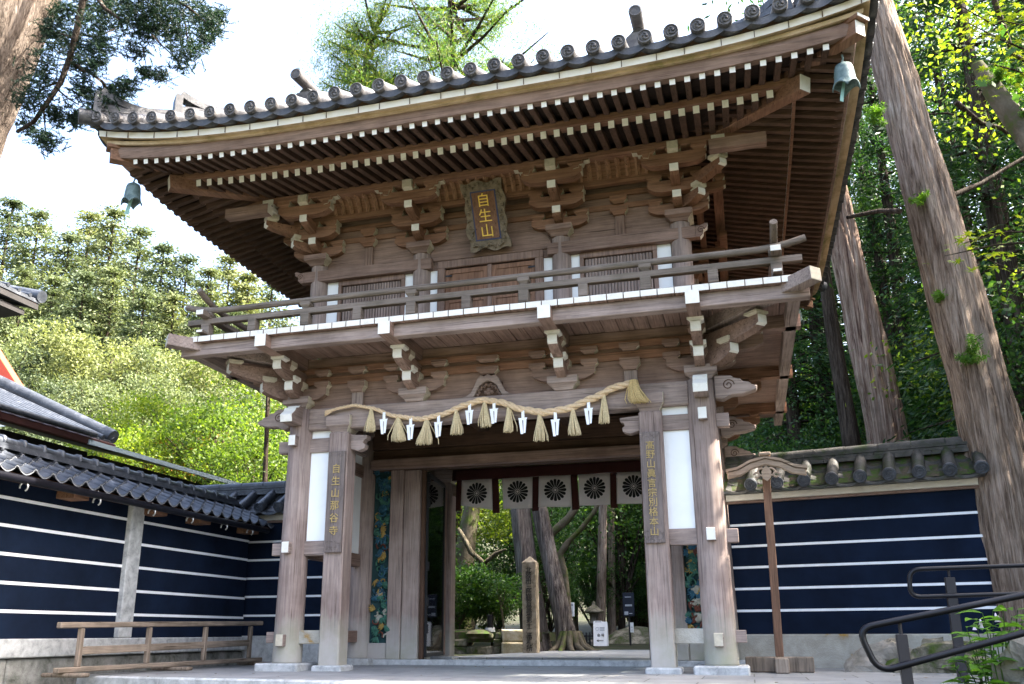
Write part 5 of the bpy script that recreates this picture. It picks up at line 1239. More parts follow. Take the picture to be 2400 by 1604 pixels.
for x, y, r_, s in ((9.0, 8.5, FB, .95), (11.6, 10, FA, 1.0), (9.9, 14.5, FA, 1.05), (12.6, 14.5, FB, 1.1), (6.2, 19.5, FA, 1.1), (10.2, 20, FB, 1.2), (14.5, 20, FA, 1.2), (17, 14, FA, 1.1), (3.4, 25, FB, 1.1), (7.6, 27, FA, 1.3), (12.2, 28, FB, 1.3), (17.5, 27, FA, 1.3), (-1.5, 30, FA, 1.2), (-6, 27, FB, 1.2), (-10, 24, FA, 1.1), (1.4, 34, FB, 1.3), (22, 22, FA, 1.3), (15.5, 8, FB, 1.1), (-14, 30, FB, 1.2), (13.6, 11.5, FA, 1.1), (8.6, 17.5, FB, 1.0), (11.4, 17, FA, 1.15), (5.0, 18.0, FB, .95), (9.0, 24, FA, 1.2), (15, 24, FB, 1.3), (12.8, 8.2, FB, .95), (3.0, 31, FA, 1.3), (20, 18, FB, 1.3), (6.6, 32, FA, 1.4), (-3.2, 33, FB, 1.3), (11, 34, FA, 1.5), (12.2, .6, FA, .8), (11.6, -2.6, FB, .75), (15.0, -1.2, FA, .9), (14.4, 3.2, FA, .9), (12.6, -5.6, FA, .75), (17.5, 1.5, FB, 1.0), (18, -4, FA, 1.0)):  # last ones, at the near right, are out of view, added to shade the platform
    fplace(r_, x, y, s)
for x, y, r_, s in ((4.9, 6.4, FD, .5), (7.9, 5.6, FD, .5), (9.6, 6.4, FC, .9), (10.4, 4.8, FE, .85), (11.8, 7.2, FC, 1.05), (9.6, 11.5, FE, .95), (4.9, 12.6, FD, .7), (7.9, 16.6, FC, 1.0), (4.4, 15.5, FD, .95), (9.8, 15.8, FC, 1.2), (12.4, 12, FE, 1.2), (14.2, 10, FC, 1.3), (2.6, 19.5, FD, 1.0), (4.6, 21.5, FC, 1.1), (.9, 23, FD, 1.0), (6.4, 24, FE, 1.1), (-1.4, 21.5, FC, 1.0), (-4.4, 20.5, FE, .95), (-3.2, 17.0, FD, .85), (-5.6, 15.5, FE, .8), (-7.4, 18.5, FC, 1.0), (-.6, 26, FC, 1.2), (-8.2, 13.2, FD, .9), (-10.4, 16.5, FC, 1.1), (-6.2, 11.2, FD, .75), (15.6, 16.5, FC, 1.4), (13.2, 5.6, FC, 1.1), (3.4, 29, FC, 1.3), (-11.6, 12.4, FE, .9), (-2.6, 24, FD, 1.0), (1.6, 26.5, FC, .9), (-5.4, 25, FC, 1.0), (3.6, 23.6, FD, .8), (-.6, 29.5, FC, 1.2), (10.6, .2, FC, 1.15), (11.2, -3.8, FC, 1.2), (13.4, -.6, FC, 1.4), (-3.4, 19.2, FD, .42), (-2.2, 21.0, FD, .5), (-1.0, 22.5, FD, .45), (.3, 21.6, FD, .5), (1.3, 24.6, FD, .5), (-4.8, 17.6, FD, .42), (2.4, 22.0, FD, .5), (-6.2, 19.5, FD, .55), (3.2, 19.0, FD, .5), (-.2, 25.0, FD, .6)):  # leafy ones at the near right also added out of view for shade
    fplace(r_, x, y, s)

# ---- big cedars with named positions
def cedar(lab, pts, rs, mat='bark', rough=.05, crown=None, nm='cedar_tree', n=22, cmat='needle', rsub_=6, ridges=0.0):
    t = thing(nm, lab, 'tree', tuple(pts[0])); mb = MB(); trunk(mb, pts, rs, n, rough, sub=rsub_, ridges=ridges); mb.build('trunk', mat, t)
    if crown is not None:
        cen, rad, per, size = crown; P, _ = clumps(cen, rad, per, np.random.default_rng(len(lab)), .5); leaves('crown', P, size, cmat, t, .28); 
    return t
def crown_pts(x, y, z0, z1, R, n, seed, dx=0):
    rng = np.random.default_rng(seed); c = []
    for i in range(n):
        t = rng.random(); a = rng.uniform(0, 6.28); r = R * (1 - .6 * t) * math.sqrt(rng.uniform(.1, 1)); c.append((x + dx * t + r * math.cos(a), y + r * math.sin(a), z0 + (z1 - z0) * t - .25 * r))
    return c
def sprout(t, p, n, ln, seed, mat='needle_sun', dirv=(0, -1, .3)):
    rng = np.random.default_rng(seed); mb = MB(); cen = []
    for i in range(n):
        d = np.array(dirv) + rng.normal(size=3) * .55; d /= np.linalg.norm(d); e = np.array(p) + d * ln * rng.uniform(.5, 1)
        for q in np.linspace(.2, 1, 8): cen.append(np.array(p) * (1 - q) + e * q)
    P, _ = clumps(cen, .045, 12, rng, 1); leaves('sprout', P, .075, mat, t, .18, rng)
big = cedar('huge leaning cedar trunk with shaggy grey bark at the right edge', [(6.62, 1.9, -.2), (6.55, 1.85, .4), (6.47, 1.75, 1.6), (6.43, 1.75, 3.15), (6.30, 1.75, 4.6), (6.165, 1.75, 5.97), (5.99, 1.75, 7.8), (5.83, 1.75, 9.5), (5.5, 1.9, 13), (5.2, 2, 18)], [.52, .45, .385, .355, .335, .315, .27, .22, .17, .06], 'bark', .045, (crown_pts(5.5, 2.6, 10.8, 18, 2.6, 60, 3), .7, 60, .16), n=96, rsub_=26, ridges=.05)
for u, v, n, ln, sd in ((2270, 850, 9, .42, 1), (2195, 700, 3, .16, 2), (2155, 470, 3, .22, 3), (2060, 285, 5, .25, 4), (2050, 270, 4, .3, 5)):
    p = pY(u, v, 1.45); sprout(big, p, n, ln, sd, 'bush_sprout')
cedar('thick cedar trunk with a dark red streak standing behind the right wall', [(7.0, 12, -.1), (6.86, 12, 2), (6.78, 12, 4.9), (6.62, 12, 7.2), (6.33, 12, 10.5), (6.1, 12, 14), (6, 12, 20)], [.62, .52, .45, .43, .35, .3, .1], 'bark_red', .07, (crown_pts(6.1, 12, 13, 20, 2.6, 60, 4), .7, 55, .2), n=64, rsub_=24, ridges=.06)
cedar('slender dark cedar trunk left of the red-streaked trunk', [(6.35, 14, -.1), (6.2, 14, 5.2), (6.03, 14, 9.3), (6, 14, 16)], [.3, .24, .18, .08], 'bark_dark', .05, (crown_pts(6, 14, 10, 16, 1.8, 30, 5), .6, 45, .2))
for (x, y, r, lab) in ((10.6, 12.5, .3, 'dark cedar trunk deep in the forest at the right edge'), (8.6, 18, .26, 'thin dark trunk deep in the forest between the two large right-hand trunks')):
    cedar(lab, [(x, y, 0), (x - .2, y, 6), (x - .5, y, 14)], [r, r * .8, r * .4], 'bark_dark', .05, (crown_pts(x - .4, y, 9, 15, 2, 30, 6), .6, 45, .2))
# mossy leaning limb at the upper right with bright fern tufts
t = thing('mossy_tree', 'mossy leaning trunk with bright fern tufts at the upper right corner', 'tree', (9.6, 4.0, -.2))
mb = MB(); a, b, c = pY(2480, 420, 3.2), pY(2330, 215, 3.2), pY(2290, 150, 3.3); trunk(mb, [(10.2, 3.6, -.2), (9.6, 3.4, 3.6), tuple(a), tuple(b), tuple(c)], [.3, .26, .20, .16, .10], 12, .1); mb.build('trunk', 'bark_moss', t)
for u, v in ((2345, 190), (2390, 200), (2420, 260)): sprout(t, pY(u, v, 3.05), 8, .34, u, 'bush_sprout', (-.2, -.4, .8))
for pts in (((2240, 240), (2300, 290), (2345, 300), (2400, 345)), ((2230, 460), (2300, 430), (2400, 370)), ((2110, 495), (2060, 495), (1985, 510)), ((2330, 0), (2375, 130), (2420, 150))): mb = MB(); mb.tube([tuple(pY(u, v, 3.4 + .3 * i)) for i, (u, v) in enumerate(pts)], [.05, .04, .035, .02][:len(pts)], 6); mb.build('branch', 'bark_dark', t)
P, _ = clumps([pY(u, v, 3.6 + .8 * math.sin(u)) for u, v in ((2180, 30), (2240, 60), (2300, 40), (2360, 90), (2250, 130), (2190, 150), (2340, 300), (2290, 250), (2240, 300), (2390, 250), (2150, 90), (2200, 220))], .42, 60, np.random.default_rng(8)); leaves('crown', P, .09, 'leaf_bright', t, .6)

# ---- near maple reaching in from the right
def star_leaves(P, size, rng, mat, parent, name='foliage'):
    V = []; F = []; k = 0
    for p in P:
        n = np.array([rng.normal() * .35, -.35 + rng.normal() * .35, 1.0]); n /= np.linalg.norm(n); a0 = rng.uniform(0, 6.28); x = np.cross(n, [1, 0, .2]); x /= np.linalg.norm(x); y = np.cross(n, x); s = size * rng.uniform(.75, 1.2); ring = []
        for j in range(14):
            lobe = j % 2 == 0; q = j // 2; rr = (1, .92, .78, .45, .45, .78, .92)[q] if lobe else .30; a = a0 + j / 14 * 2 * math.pi; ring.append(p + (x * math.cos(a) + y * math.sin(a)) * rr * s - n * .12 * s * (rr if lobe else 0))
        for j in range(0, 14, 2):                 # one thin diamond per lobe
            V += [p, ring[(j - 1) % 14], ring[j], ring[(j + 1) % 14]]; F.append((k, k + 1, k + 2, k + 3)); k += 4
    return arrays_obj(name, np.array(V), np.array(F), mat, parent)
t = thing('maple_tree', 'near maple branches with pointed yellow-green leaves at the right edge', 'tree', (9.0, -4.4, -1.25))
mb = MB(); trunk(mb, [(9.0, -4.4, -1.25), (8.8, -4.2, 1.5), (8.4, -3.9, 4), (8.0, -3.6, 6.5)], [.16, .13, .10, .05], 10); mb.build('trunk', 'bark_dark', t)
rng = np.random.default_rng(17); mb = MB(); LP = []
for br in (((2500, -40), (2330, 60), (2210, -10)), ((2480, 150), (2340, 90), (2270, 55)), ((2480, 210), (2380, 165), (2320, 150)), ((2500, 560), (2330, 575), (2215, 600)), ((2500, 600), (2380, 640), (2300, 600)), ((2480, 540), (2350, 545), (2260, 570)), ((2500, 20), (2400, 60), (2350, 50))):
    pts = [pY(u, v, -3.4 - .25 * i) for i, (u, v) in enumerate(br)]; mb.tube([(8.3, -3.8, 4.4 if br[0][1] < 300 else 2.6)] + [tuple(p) for p in pts], [.03, .012, .008, .004], 5)
    for i in range(len(pts) - 1):
        for q in np.linspace(.2, 1, 7):
            for _ in range(3 if br[0][1] < 300 else 2): LP.append(pts[i] * (1 - q) + pts[i + 1] * q + rng.normal(size=3) * [.10, .12, .05])
mb.build('branch', 'bark_dark', t); star_leaves(LP, .062, rng, 'maple', t)

# ---- leaning cedar at the upper left and its hanging branches
def q1(x, y, Y): return pY(x / 2.931, y / 2.931, Y)
t = thing('cedar_tree', 'leaning cedar trunk with hanging dark sprays in the upper left corner', 'tree', (-9.9, -2.2, -1.2))
mb = MB(); trunk(mb, [(-9.9, -2.2, -1.25), (-9.2, -2.1, 2), (-8.4, -2, 5.2), (-7.75, -2, 7.2), (-7.08, -2, 9.6), (-6.2, -2, 13.5), (-5.6, -2, 18)], [.62, .54, .52, .50, .48, .40, .2], 80, .04, sub=22, ridges=.05); mb.build('trunk', 'bark_left', t)
mb = MB()
for pts, r in ((((690, -160), (570, 0), (530, 200), (480, 400), (420, 560), (370, 640), (230, 840), (120, 905)), .055), (((480, 430), (600, 490), (700, 560), (765, 660)), .03), (((640, -60), (720, 60), (820, 130)), .035), (((1150, -80), (1220, 10), (1290, 50), (1420, 160)), .025), (((530, 230), (650, 260), (790, 200)), .018), (((400, 620), (470, 680), (540, 720)), .014), (((300, 770), (310, 880), (330, 960)), .012), (((1040, 240), (1130, 330), (1230, 420)), .012), (((1270, 150), (1290, 280), (1350, 360)), .012), (((520, 270), (380, 220), (320, 190)), .016), (((980, 330), (1000, 430), (1010, 500)), .008), (((430, 560), (300, 600), (240, 680)), .016)):
    n = len(pts); mb.tube([tuple(q1(x, y, -2.1 + .35 * math.sin(i * 1.1 + x))) for i, (x, y) in enumerate(pts)], [r * (1 - .6 * i / n) for i in range(n)], 7)
mb.tube([(-6.2, -2, 13.5), tuple(q1(690, -160, -2))], [.1, .06], 7); mb.build('branch', 'bark_dark', t)
SPR = [(600, 60, 100), (720, 100, 120), (850, 160, 120), (950, 120, 120), (1080, 80, 110), (1200, 60, 120), (1330, 90, 110), (1430, 140, 90), (1180, 180, 90), (1000, 230, 80), (1200, 260, 70), (1330, 330, 80), (1240, 430, 80), (920, 350, 60), (1450, 200, 70), (1420, 270, 40), (1000, 500, 45), (1100, 520, 40), (400, 130, 80), (420, 280, 100), (330, 420, 100), (500, 300, 80), (620, 330, 80), (300, 560, 95), (250, 640, 100), (180, 720, 70), (560, 450, 90), (640, 430, 70), (700, 300, 60), (560, 600, 60), (620, 650, 80), (700, 720, 80), (820, 640, 80), (880, 590, 50), (470, 790, 90), (380, 790, 60), (200, 880, 60), (330, 980, 70), (290, 960, 50), (520, 830, 50), (350, 200, 60), (650, 190, 90), (760, 40, 80), (1100, 0, 100), (450, 60, 70), (900, 40, 80), (1490, 110, 40), (760, 640, 60), (1040, 160, 80)]
rng = np.random.default_rng(23); PP = []; DD = []
for x, y, r in SPR:
    c = q1(x, y, -2.1 + .4 * math.sin(x * .7 + y)); R = r * .0023
    for tw in range(int(26 + r * .62)):                 # little upturned feathery twigs
        d = rng.normal(size=3); d[2] = abs(d[2]) * .4 - .25; d /= np.linalg.norm(d); o = c + rng.normal(size=3) * R * .55; ln = rng.uniform(.10, .19)
        for q in np.linspace(0, 1, 7):
            b = o + d * ln * (q - .5)
            for _ in range(3): PP.append(b); DD.append(d * .9 + rng.normal(size=3) * .55)
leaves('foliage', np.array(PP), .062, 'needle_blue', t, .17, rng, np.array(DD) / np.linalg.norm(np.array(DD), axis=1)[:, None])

# ---- twin cedars behind the gate; their sunny crowns stand above the roof
def twin(lab, base, top, r0, r1, cx, z0, z1, R, seed):
    b, tp = Vector(base), Vector(top); d = (tp - b); hi = b + d * 2.6
    t = thing('twin_cedar', lab, 'tree', base); mb = MB(); trunk(mb, [b - Vector((0, 0, .15)), b + d * .12, b + d * .5, tp, hi, (cx, b.y, z0), (cx - .2, b.y, z1)], [r0 * 1.45, r0 * 1.05, r0 * .9, r1, r1 * .8, r1 * .6, .04], 40, .06, sub=14, ridges=.035); mb.build('trunk', 'bark_tall', t)
    rng = np.random.default_rng(seed); mb = MB(); cen = []; rad = []
    for i in range(74):
        tt = rng.random(); a = rng.uniform(0, 6.28); z = z0 + (z1 - z0) * tt; l = R * (1 - .45 * tt) * rng.uniform(.45, 1.0); e = np.array([cx + l * math.cos(a), b.y + l * math.sin(a), z + l * rng.uniform(.1, .6)])
        mb.tube([(cx, b.y, z), tuple(np.array([cx, b.y, z]) * .5 + e * .5 - [0, 0, .12]), tuple(e)], [.075, .05, .015], 5)
        for q in (.35, .55, .7, .85, 1): cen.append(np.array([cx, b.y, z]) * (1 - q) + e * q + rng.normal(size=3) * .25); rad.append(rng.uniform(.3, .6))
    mb.build('branch', 'bark_dark', t); P, _ = clumps(cen, rad, 150, rng, .5); dr = rng.normal(size=P.shape); dr[:, 2] -= .6; dr /= np.linalg.norm(dr, axis=1)[:, None]
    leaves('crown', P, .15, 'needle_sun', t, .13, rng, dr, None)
twin('left of two cedar trunks framed by the gate, sunny crown above the roof', (-2.2, 12, -.05), (-2.6, 12, 3.6), .31, .26, -4.6, 14.0, 23.5, 4.4, 51)
twin('right of two cedar trunks framed by the gate, leaning on mossy roots', (-1.28, 11.8, -.05), (-2.05, 12, 3.6), .235, .19, -7.4, 13.4, 19.8, 2.6, 52)
mb = MB(); t_ = bpy.data.objects['twin_cedar.001']
for i in range(7):
    a = -2.4 + i * .5; x0, y0 = -1.28, 11.8; mb.tube([(x0 + .2 * math.cos(a), y0 + .2 * math.sin(a), .42), (x0 + .36 * math.cos(a), y0 + .36 * math.sin(a), .10), (x0 + .62 * math.cos(a + .1), y0 + .62 * math.sin(a + .1), -.04), (x0 + (.9 + .3 * (i % 3)) * math.cos(a + .2), y0 + .9 * math.sin(a + .2), -.13)], [.10, .08, .06, .03], 8)
mb.build('roots', 'bark_moss', t_)
# ================================================================ things seen through the gate
# inscribed stone pillar
t = thing('inscribed_pillar', 'tall square stone pillar with a column of black characters behind the gate', 'stone pillar', (-1.63, 9, -.1))
mb = MB(); mb.box(-1.79, -1.465, 8.85, 9.15, -.12, 1.97); k = len(mb.v); mb.add([(-1.79, 8.85, 1.97), (-1.465, 8.85, 1.97), (-1.465, 9.15, 1.97), (-1.79, 9.15, 1.97), (-1.63, 9, 2.12)], [(0, 1, 4), (1, 2, 4), (2, 3, 4), (3, 0, 4)], 0); mb.build('shaft', 'pillar_stone', t, .01)
mb = MB(); tx = '北陸卅三所観音霊場第十二番札所'
for i, ch in enumerate(tx): text_mb(mb, ch, (-1.63, 8.846, 1.80 - i * .122), .150, (1, 0, 0), (0, 0, 1), .008)
mb.build('inscription', 'black', t)
# moss-topped retaining wall
t = thing('retaining_wall', 'low moss-topped stone retaining wall with a sunlit end block', 'stone wall', (-3.4, 10, -.1))
rw = random.Random(4)
def stone(x0, x1, y0, y1, z0, z1, m, nm='stone', jit=.03):
    mb = MB(); mb.box(x0, x1, y0, y1, z0, z1); mb.v = [(x + rw.uniform(-jit, jit), y + rw.uniform(-jit, jit), z + rw.uniform(-jit, jit) * .6) for x, y, z in mb.v]
    return mb.build(nm, m, t, .035, 2)
x = -6.2
while x < -2.66:
    w = rw.uniform(.35, .7); 
    for z0, z1 in ((-.12, .1), (.105, .27), (.275, .42)):
        if z0 < 0 or rw.random() < .8: stone(x, min(-2.62, x + w - .02), 10.0 + rw.uniform(-.04, .04), 10.6, z0, z1, 'mossrock')
    x += w
stone(-2.58, -1.98, 9.85, 10.9, -.12, .21, 'sunrock'); stone(-2.56, -2.0, 9.88, 10.9, .215, .49, 'sunrock')
mb = MB()
for i in range(60):
    a = i * .7; xx = -6.2 + 4.2 * rw.random(); yy = 10.05 + rw.random() * 3; r = rw.uniform(.18, .4); mb.lathe([(r, 0), (r * .8, .06), (r * .4, .1), (0, .11)], (xx, yy, .40), 10)
mb.box(-6.2, -2.0, 10.1, 14, .2, .44); mb.build('moss_top', 'mossy_bed', t)
# shrubs on it
SH = proto_broad('garden_shrub', 1.7, .8, .15, 46, 110, .085, 'bush', 61, .035, .5, 'bark_moss', .4)
SH2 = proto_broad('garden_shrub', 1.5, .7, .5, 26, 60, .08, 'bush', 62, .03, .5, 'bark_moss', .4)
for x, y, r_, s, lab in ((-3.95, 11.0, SH, 1.05, 'dense dark green shrub on the retaining wall beside the open door'), (-3.2, 11.3, SH, .95, 'second dark shrub on the retaining wall, next to the small lamp'), (-2.62, 10.8, SH2, 1.0, 'open twiggy shrub on the retaining wall beside the sunlit stone'), (-4.7, 12.0, SH, 1.2, 'tall shrub at the back of the retaining wall')):
    place(r_, USED, x, y, .42, s, x * 3, lab, cat='shrub')
t = thing('garden_lamp', 'small black cylindrical garden lamp on a pale foot among the shrubs', 'lamp', (-2.95, 10.25, .42))
mb = MB(); mb.cyl((-2.95, 10.25, .54), (-2.95, 10.25, .82), .075, .075, 16); mb.cyl((-2.95, 10.25, .82), (-2.95, 10.25, .845), .09, .085, 16); mb.build('lamp_body', 'blackmetal', t)
mb = MB(); mb.cyl((-2.95, 10.25, .43), (-2.95, 10.25, .54), .14, .115, 12); mb.build('foot', 'granite', t)
# white direction sign
t = thing('direction_sign', 'white A-board with an arrow pointing left standing on the path', 'sign', (-.53, 12, -.03))
a = R_(-8); ux = Vector((math.cos(.06), math.sin(.06), 0)); uz = Vector((0, .14, .99)); nn = ux.cross(uz); o = Vector((-.545, 12, .09))
mb = MB(); mb.prism([(-.175, 0), (.175, 0), (.175, .60), (.06, .60), (.05, .62), (-.155, .62), (-.175, .60)], o, ux, uz, -nn * .012); mb.prism([(-.175, 0), (.175, 0), (.175, .58), (-.175, .58)], o + Vector((0, .24, 0)), ux, Vector((0, -.14, .99)), Vector((0, .012, 0))); mb.build('panel', 'paper', t)
mb = MB()
for i, ch in enumerate('会場'): text_mb(mb, ch, o + nn * .004 + ux * (-.04 + i * .10) + uz * .265, .085, ux, uz, .004)
mb.bar(o + nn * .004 + ux * -.09 + uz * .13, o + nn * .004 + ux * .08 + uz * .135, .004, .010, 0, up=uz); mb.bar(o + nn * .004 + ux * -.09 + uz * .13, o + nn * .004 + ux * -.045 + uz * .155, .004, .010, 0, up=uz); mb.bar(o + nn * .004 + ux * -.09 + uz * .13, o + nn * .004 + ux * -.045 + uz * .105, .004, .010, 0, up=uz)
mb.bar(o + nn * .004 + ux * -.13 + uz * .595, o + nn * .004 + ux * .03 + uz * .597, .004, .012, 0, up=uz); mb.build('lettering', 'black', t)
mb = MB(); mb.tube([o + nn * .004 + ux * (-.075 + .042 * math.cos(q)) + uz * (.42 + .042 * math.sin(q)) for q in [2 * math.pi * k / 20 for k in range(21)]], .005, 5)
for k in range(3): mb.bar(o + nn * .004 + ux * -.01 + uz * (.385 + .034 * k), o + nn * .004 + ux * .11 + uz * (.387 + .034 * k), .004, .018, 0, up=uz)
mb.build('pale_print', 'greyprint', t)
# dark information board, small notice, stone lantern in the shade
def board(nm, lab, x, y, z0, z1, w, mat, lines, lm, post=True, cat='sign'):
    t = thing(nm, lab, cat, (x, y, gz(x, y))); mb = MB(); mb.box(x - w / 2, x + w / 2, y - .02, y + .02, z0, z1); mb.build('panel', mat, t, .004)
    if post: mb = MB(); mb.box(x - .03, x + .03, y + .021, y + .06, gz(x, y) - .05, z1 - .05); mb.build('post', 'darkpost', t)
    mb = MB()
    for (a, b, c, d) in lines: mb.box(x + a * w, x + b * w, y - .026, y - .0205, z0 + c * (z1 - z0), z0 + d * (z1 - z0))
    mb.build('print', lm, t)
board('information_board', 'dark blue information board with faint white lines on a post in the shade', -.30, 16, .88, 1.56, .34, 'boardblue', [(-.3, .25, .80, .83), (-.3, .3, .42, .50), (-.38, -.05, .06, .2), (.02, .3, .1, .13)], 'greyprint')
board('small_notice', 'small pale notice fixed low on the post of the dark board', -.22, 15.9, .42, .70, .10, 'paper', [(-.3, .3, .2, .25), (-.3, .3, .5, .55)], 'greyprint', False, 'notice')
board('notice_card', 'white notice card with small print beside the right twin trunk', -1.86, 15, .87, 1.26, .21, 'paper', [(-.38, .36, .74, .92), (-.34, -.26, .12, .66), (-.1, -.02, .12, .66), (.16, .24, .2, .66)], 'greyprint')
t = thing('stone_lantern', 'mossy stone lantern standing in the shade beyond the gate', 'lantern', (-1.42, 16.4, .05)); x, y = -1.42, 16.4
mb = MB(); mb.lathe([(.24, -.05), (.24, .1), (.10, .18), (.09, .58), (.19, .64), (.19, .70)], (x, y, .05), 6, 0, False); mb.build('shaft', 'rock', t)
mb = MB(); mb.lathe([(.13, .70), (.13, .92)], (x, y, .05), 6, 0, False); mb.build('light_box', 'rock', t)
mb = MB(); mb.lathe([(.13, .92), (.30, .95), (.29, 1.0), (.15, 1.12), (.06, 1.18), (.07, 1.24), (0, 1.31)], (x, y, .05), 12, 0, True); mb.build('roof', 'mossrock', t)
t = thing('picket_fence', 'low dark picket fence in the shade beside the mossy bank', 'fence', (-1.2, 15, 0)); mb = MB()
for i in range(8): mb.box(-1.75 + i * .1, -1.71 + i * .1, 15, 15.03, .0, .42)
mb.box(-1.78, -.98, 15.031, 15.05, .3, .34); mb.build('pickets', 'darkpost', t)
# mossy bank and kerb to the right of the path, trunks in the wood behind
for x0, y0, r, h, lab in ((-.4, 18.5, 1.5, .55, 'sunlit mossy mound beyond the direction sign'), (1.6, 20.5, 1.6, .5, 'dark mossy mound at the bend of the path')):
    t = thing('moss_mound', lab, 'mound', (x0, y0, 0)); mb = MB(); rr = random.Random(int(r * 10)); n = 20; vs = []
    for i in range(7):
        q = i / 6
        for k in range(n):
            a = 2 * math.pi * k / n; rad = r * (1 - q) * (1 + .12 * math.sin(3 * a + q * 4)); vs.append((x0 + rad * math.cos(a), y0 + rad * .7 * math.sin(a), gz(x0, y0) - .05 + h * math.sin(q * 1.57) + rr.uniform(-.02, .02)))
    mb.add(vs, [(i * n + k, i * n + (k + 1) % n, (i + 1) * n + (k + 1) % n, (i + 1) * n + k) for i in range(6) for k in range(n)], 0, True); mb.build('mound', 'mossrock', t)
def pline(pts, Y): return [tuple(pY(800 + x / 2.931, 1069 + y / 2.931, Y)) for x, y in pts]
t = thing('gnarled_tree', 'dark gnarled tree with forking limbs seen left of the twin trunks', 'tree', tuple(pY(1110, 1500, 14)))
mb = MB(); trunk(mb, pline([(830, 1300), (845, 700), (870, 500), (900, 330), (930, 100)], 14), [.34, .30, .27, .24, .2], 14, .1); mb.build('trunk', 'bark_moss', t)
mb = MB(); mb.tube(pline([(800, 500), (850, 580), (890, 660), (980, 740), (1060, 670), (1130, 640)], 13.4), [.07, .08, .08, .09, .06, .03], 8); mb.tube(pline([(980, 745), (960, 850), (985, 1000)], 13.4), [.09, .08, .09], 8); mb.build('branch', 'bark_limb', t)
P, _ = clumps(pline([(1000, 400), (1080, 430), (1130, 520), (1050, 560), (1150, 440), (1000, 520), (1100, 350), (960, 450)], 14.5), .55, 110, np.random.default_rng(5), .45); leaves('crown', P, .11, 'leaf_bright', t, .55)
t = thing('gnarled_tree', 'dark tree with two limbs rising to the right of the twin trunks', 'tree', tuple(pY(1350, 1500, 15)))
mb = MB(); trunk(mb, pline([(1560, 1150), (1530, 800), (1500, 680), (1560, 590), (1650, 500), (1740, 380), (1800, 250)], 15), [.14, .13, .13, .12, .1, .08, .05], 10, .1); mb.build('trunk', 'bark_moss', t)
mb = MB(); mb.tube(pline([(1420, 560), (1480, 500), (1560, 430), (1620, 340), (1640, 250)], 14.6), [.1, .12, .12, .11, .09], 8); mb.build('branch', 'bark_moss', t)
for (xa, xb, Y, r, lab) in ((1780, 1800, 19, .17, 'straight sunlit-edged trunk behind the last curtain panel'), (1860, 1850, 21, .14, 'reddish trunk right of the straight trunk behind the curtain'), (1600, 1590, 22, .15, 'dark trunk in the wood behind the notice card')):
    a, b = pline([(xa, 1150), (xb, 200)], Y); t = thing('straight_tree', lab, 'tree', (a[0], a[1], gz(a[0], a[1]))); mb = MB(); a0 = Vector((a[0], a[1], gz(a[0], a[1]) - .1)); trunk(mb, [a0, a, b, Vector(b) + (Vector(b) - Vector(a)) * 2], [r * 1.2, r, r * .85, r * .4], 12, .05); mb.build('trunk', 'bark', t)
    P, _ = clumps([tuple(Vector(b) + (Vector(b) - Vector(a)) * q + Vector((rnd.uniform(-1.5, 1.5), rnd.uniform(-1.5, 1.5), 0))) for q in np.linspace(.6, 2, 14)], .8, 50, np.random.default_rng(3)); leaves('crown', P, .2, 'needle', t, .3)

# ================================================================ plants and rocks by the handrail
def rock(lab, c, r, seed, mat='rock', sq=(1, .8, .8)):
    rr = random.Random(seed); t = MB(); n = 26; vs = []
    ph = [rr.uniform(0, 6) for _ in range(6)]
    for i in range(17):
        th = math.pi * i / 16
        for k in range(n):
            a = 2 * math.pi * k / n; q = r * (1 + .16 * math.sin(2 * a + ph[0] + th) + .12 * math.sin(3 * a + ph[1]) * math.sin(th * 2 + ph[2]) + .08 * math.sin(5 * a + 4 * th + ph[3]))
            q *= 1 + .38 * mnoise.noise(Vector((math.sin(th) * math.cos(a) * 1.3 + seed, math.sin(th) * math.sin(a) * 1.3, math.cos(th) * 1.3))) + .16 * mnoise.cell(Vector((a * 1.1, th * 2.2, seed)))
            vs.append((c[0] + q * sq[0] * math.sin(th) * math.cos(a), c[1] + q * sq[1] * math.sin(th) * math.sin(a), c[2] + q * sq[2] * math.cos(th)))
    t.add(vs, [(i * n + k, i * n + (k + 1) % n, (i + 1) * n + (k + 1) % n, (i + 1) * n + k) for i in range(16) for k in range(n)], 0, False)
    o = t.build('rock', mat); return tag(o, lab, 'rock')
rock('large lichen-spotted rock between the handrail post and the navy wall', (4.75, .95, .02), .34, 2, 'rock', (1.2, .6, .8))
rock('mossy low rock at the foot of the navy wall behind the handrail', (5.35, .9, .05), .38, 5, 'mossrock', (1.4, .7, .6))
p = pY(2395, 1560, -3.9); rock('brown rock at the bottom right corner under the leafy plant', (p[0] + .12, p[1], p[2] - .08), .24, 7, 'rock', (.9, .8, 1.25))
sb = MB(); sb.box(4.6, 14, -4.3, -2.25, -1.25, -.12); tag(sb.build('planted_bank', 'mossy_bed', bevel=.05), kind='structure')
t = thing('leafy_plant', 'leafy plant with broad pointed green leaves and pale lilac flowers by the handrail', 'plant', tuple(pY(2330, 1590, -3.6)))
rng = np.random.default_rng(31); stems = MB(); V = []; F = []; k = 0
def blade(o, d, ln, wd, n):
    global k, V, F
    d = np.array(d, float); d /= np.linalg.norm(d); x = np.cross(d, n); x /= np.linalg.norm(x); nn = np.cross(x, d); prof = [0, .55, .95, 1, .75, .35, 0]; base = len(V)
    for i, wv in enumerate(prof):
        q = i / 6; c = o + d * ln * q - np.array([0, 0, 1]) * ln * .28 * q * q
        V += [c - x * wd * wv + nn * wd * .25 * wv, c, c + x * wd * wv + nn * wd * .25 * wv]
    for i in range(6):
        b = base + i * 3; F.append((b, b + 1, b + 4, b + 3)); F.append((b + 1, b + 2, b + 5, b + 4))
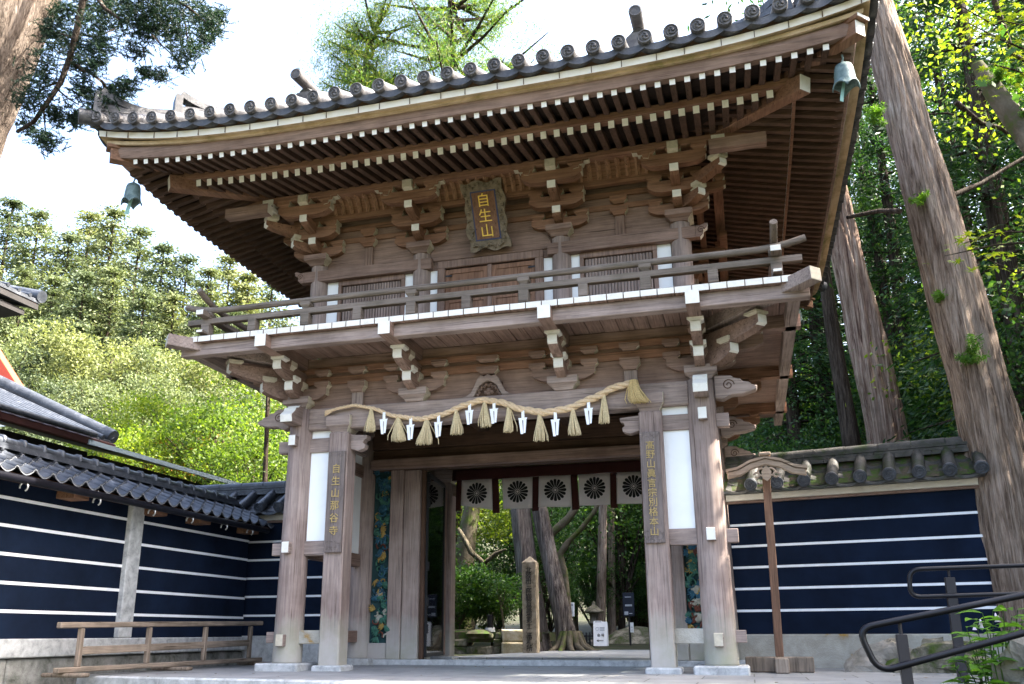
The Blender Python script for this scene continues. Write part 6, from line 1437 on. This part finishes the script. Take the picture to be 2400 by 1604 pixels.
heads = [(2020, 1130), (2060, 1080), (2110, 1150), (2200, 1060), (2260, 1110), (2300, 1060), (2330, 1150), (2000, 1250), (2070, 1290), (1930, 1400), (1990, 1380), (2040, 1430), (2120, 1470), (2180, 1440), (2230, 1300), (2280, 1220), (2150, 1230), (2340, 1260), (2310, 1480), (2240, 1520), (2340, 1570), (1870, 1450), (1950, 1180), (2200, 1180), (2130, 1060), (2390, 1120), (2400, 1400)]
g0 = pY(2330, 1600, -3.6); flow = MB()
for i, (x, y) in enumerate(heads):
    h = pY(1600 + x / 2.931, 1069 + y / 2.931, -3.6 + rng.uniform(-.35, .3)); b = np.array([g0[0] + (h[0] - g0[0]) * .35, h[1], -.2]); m_ = (h + b) / 2 + [0, 0, .06]
    stems.tube([tuple(b), tuple(m_), tuple(h)], [.006, .005, .003], 5)
    for j in range(7):
        a = j * 2.4 + i; q = .35 + .65 * j / 6; o = b * (1 - q) + h * q if q < .7 else m_ * (1 - (q - .4) / .6) + h * ((q - .4) / .6)
        blade(o, (math.cos(a), math.sin(a), .25), rng.uniform(.13, .21), rng.uniform(.035, .052), np.array([0, 0, 1.0]) + rng.normal(size=3) * .2)
    if i % 6 == 0:
        c = h + [0, -.05, -.02]; flow = MB()
        for j in range(3): flow.lathe([(0, 0), (.006, -.01), (.010, -.03), (.016, -.045)], tuple(c + rng.normal(size=3) * .022), 7)
        flow.build('flower', 'petal', t)
stems.build('stem', 'bush', t); arrays_obj('foliage', np.array(V), np.array(F), 'bigleaf', t, None, True)

# fallen leaves blown over the paving
rng = np.random.default_rng(77); P = []
for i in range(170):
    x = rng.uniform(-4.4, 7.5); y = rng.uniform(-2.1, 1.6) if rng.random() < .7 else rng.uniform(1.2, 2.0)
    if x > 2.6 and rng.random() < .5: x = rng.uniform(3, 7)
    P.append((x, y, -.044))
V = leaf_quads(np.array(P), .05, .6, rng); V[:, 2] = -.046 + np.abs(V[:, 2] + .044) * .35; o = arrays_obj('fallen_leaves', V, np.arange(len(V)).reshape(-1, 4), 'deadleaf')
tag(o, 'scattered small dry leaves lying on the stone paving', 'leaves', kind='stuff')
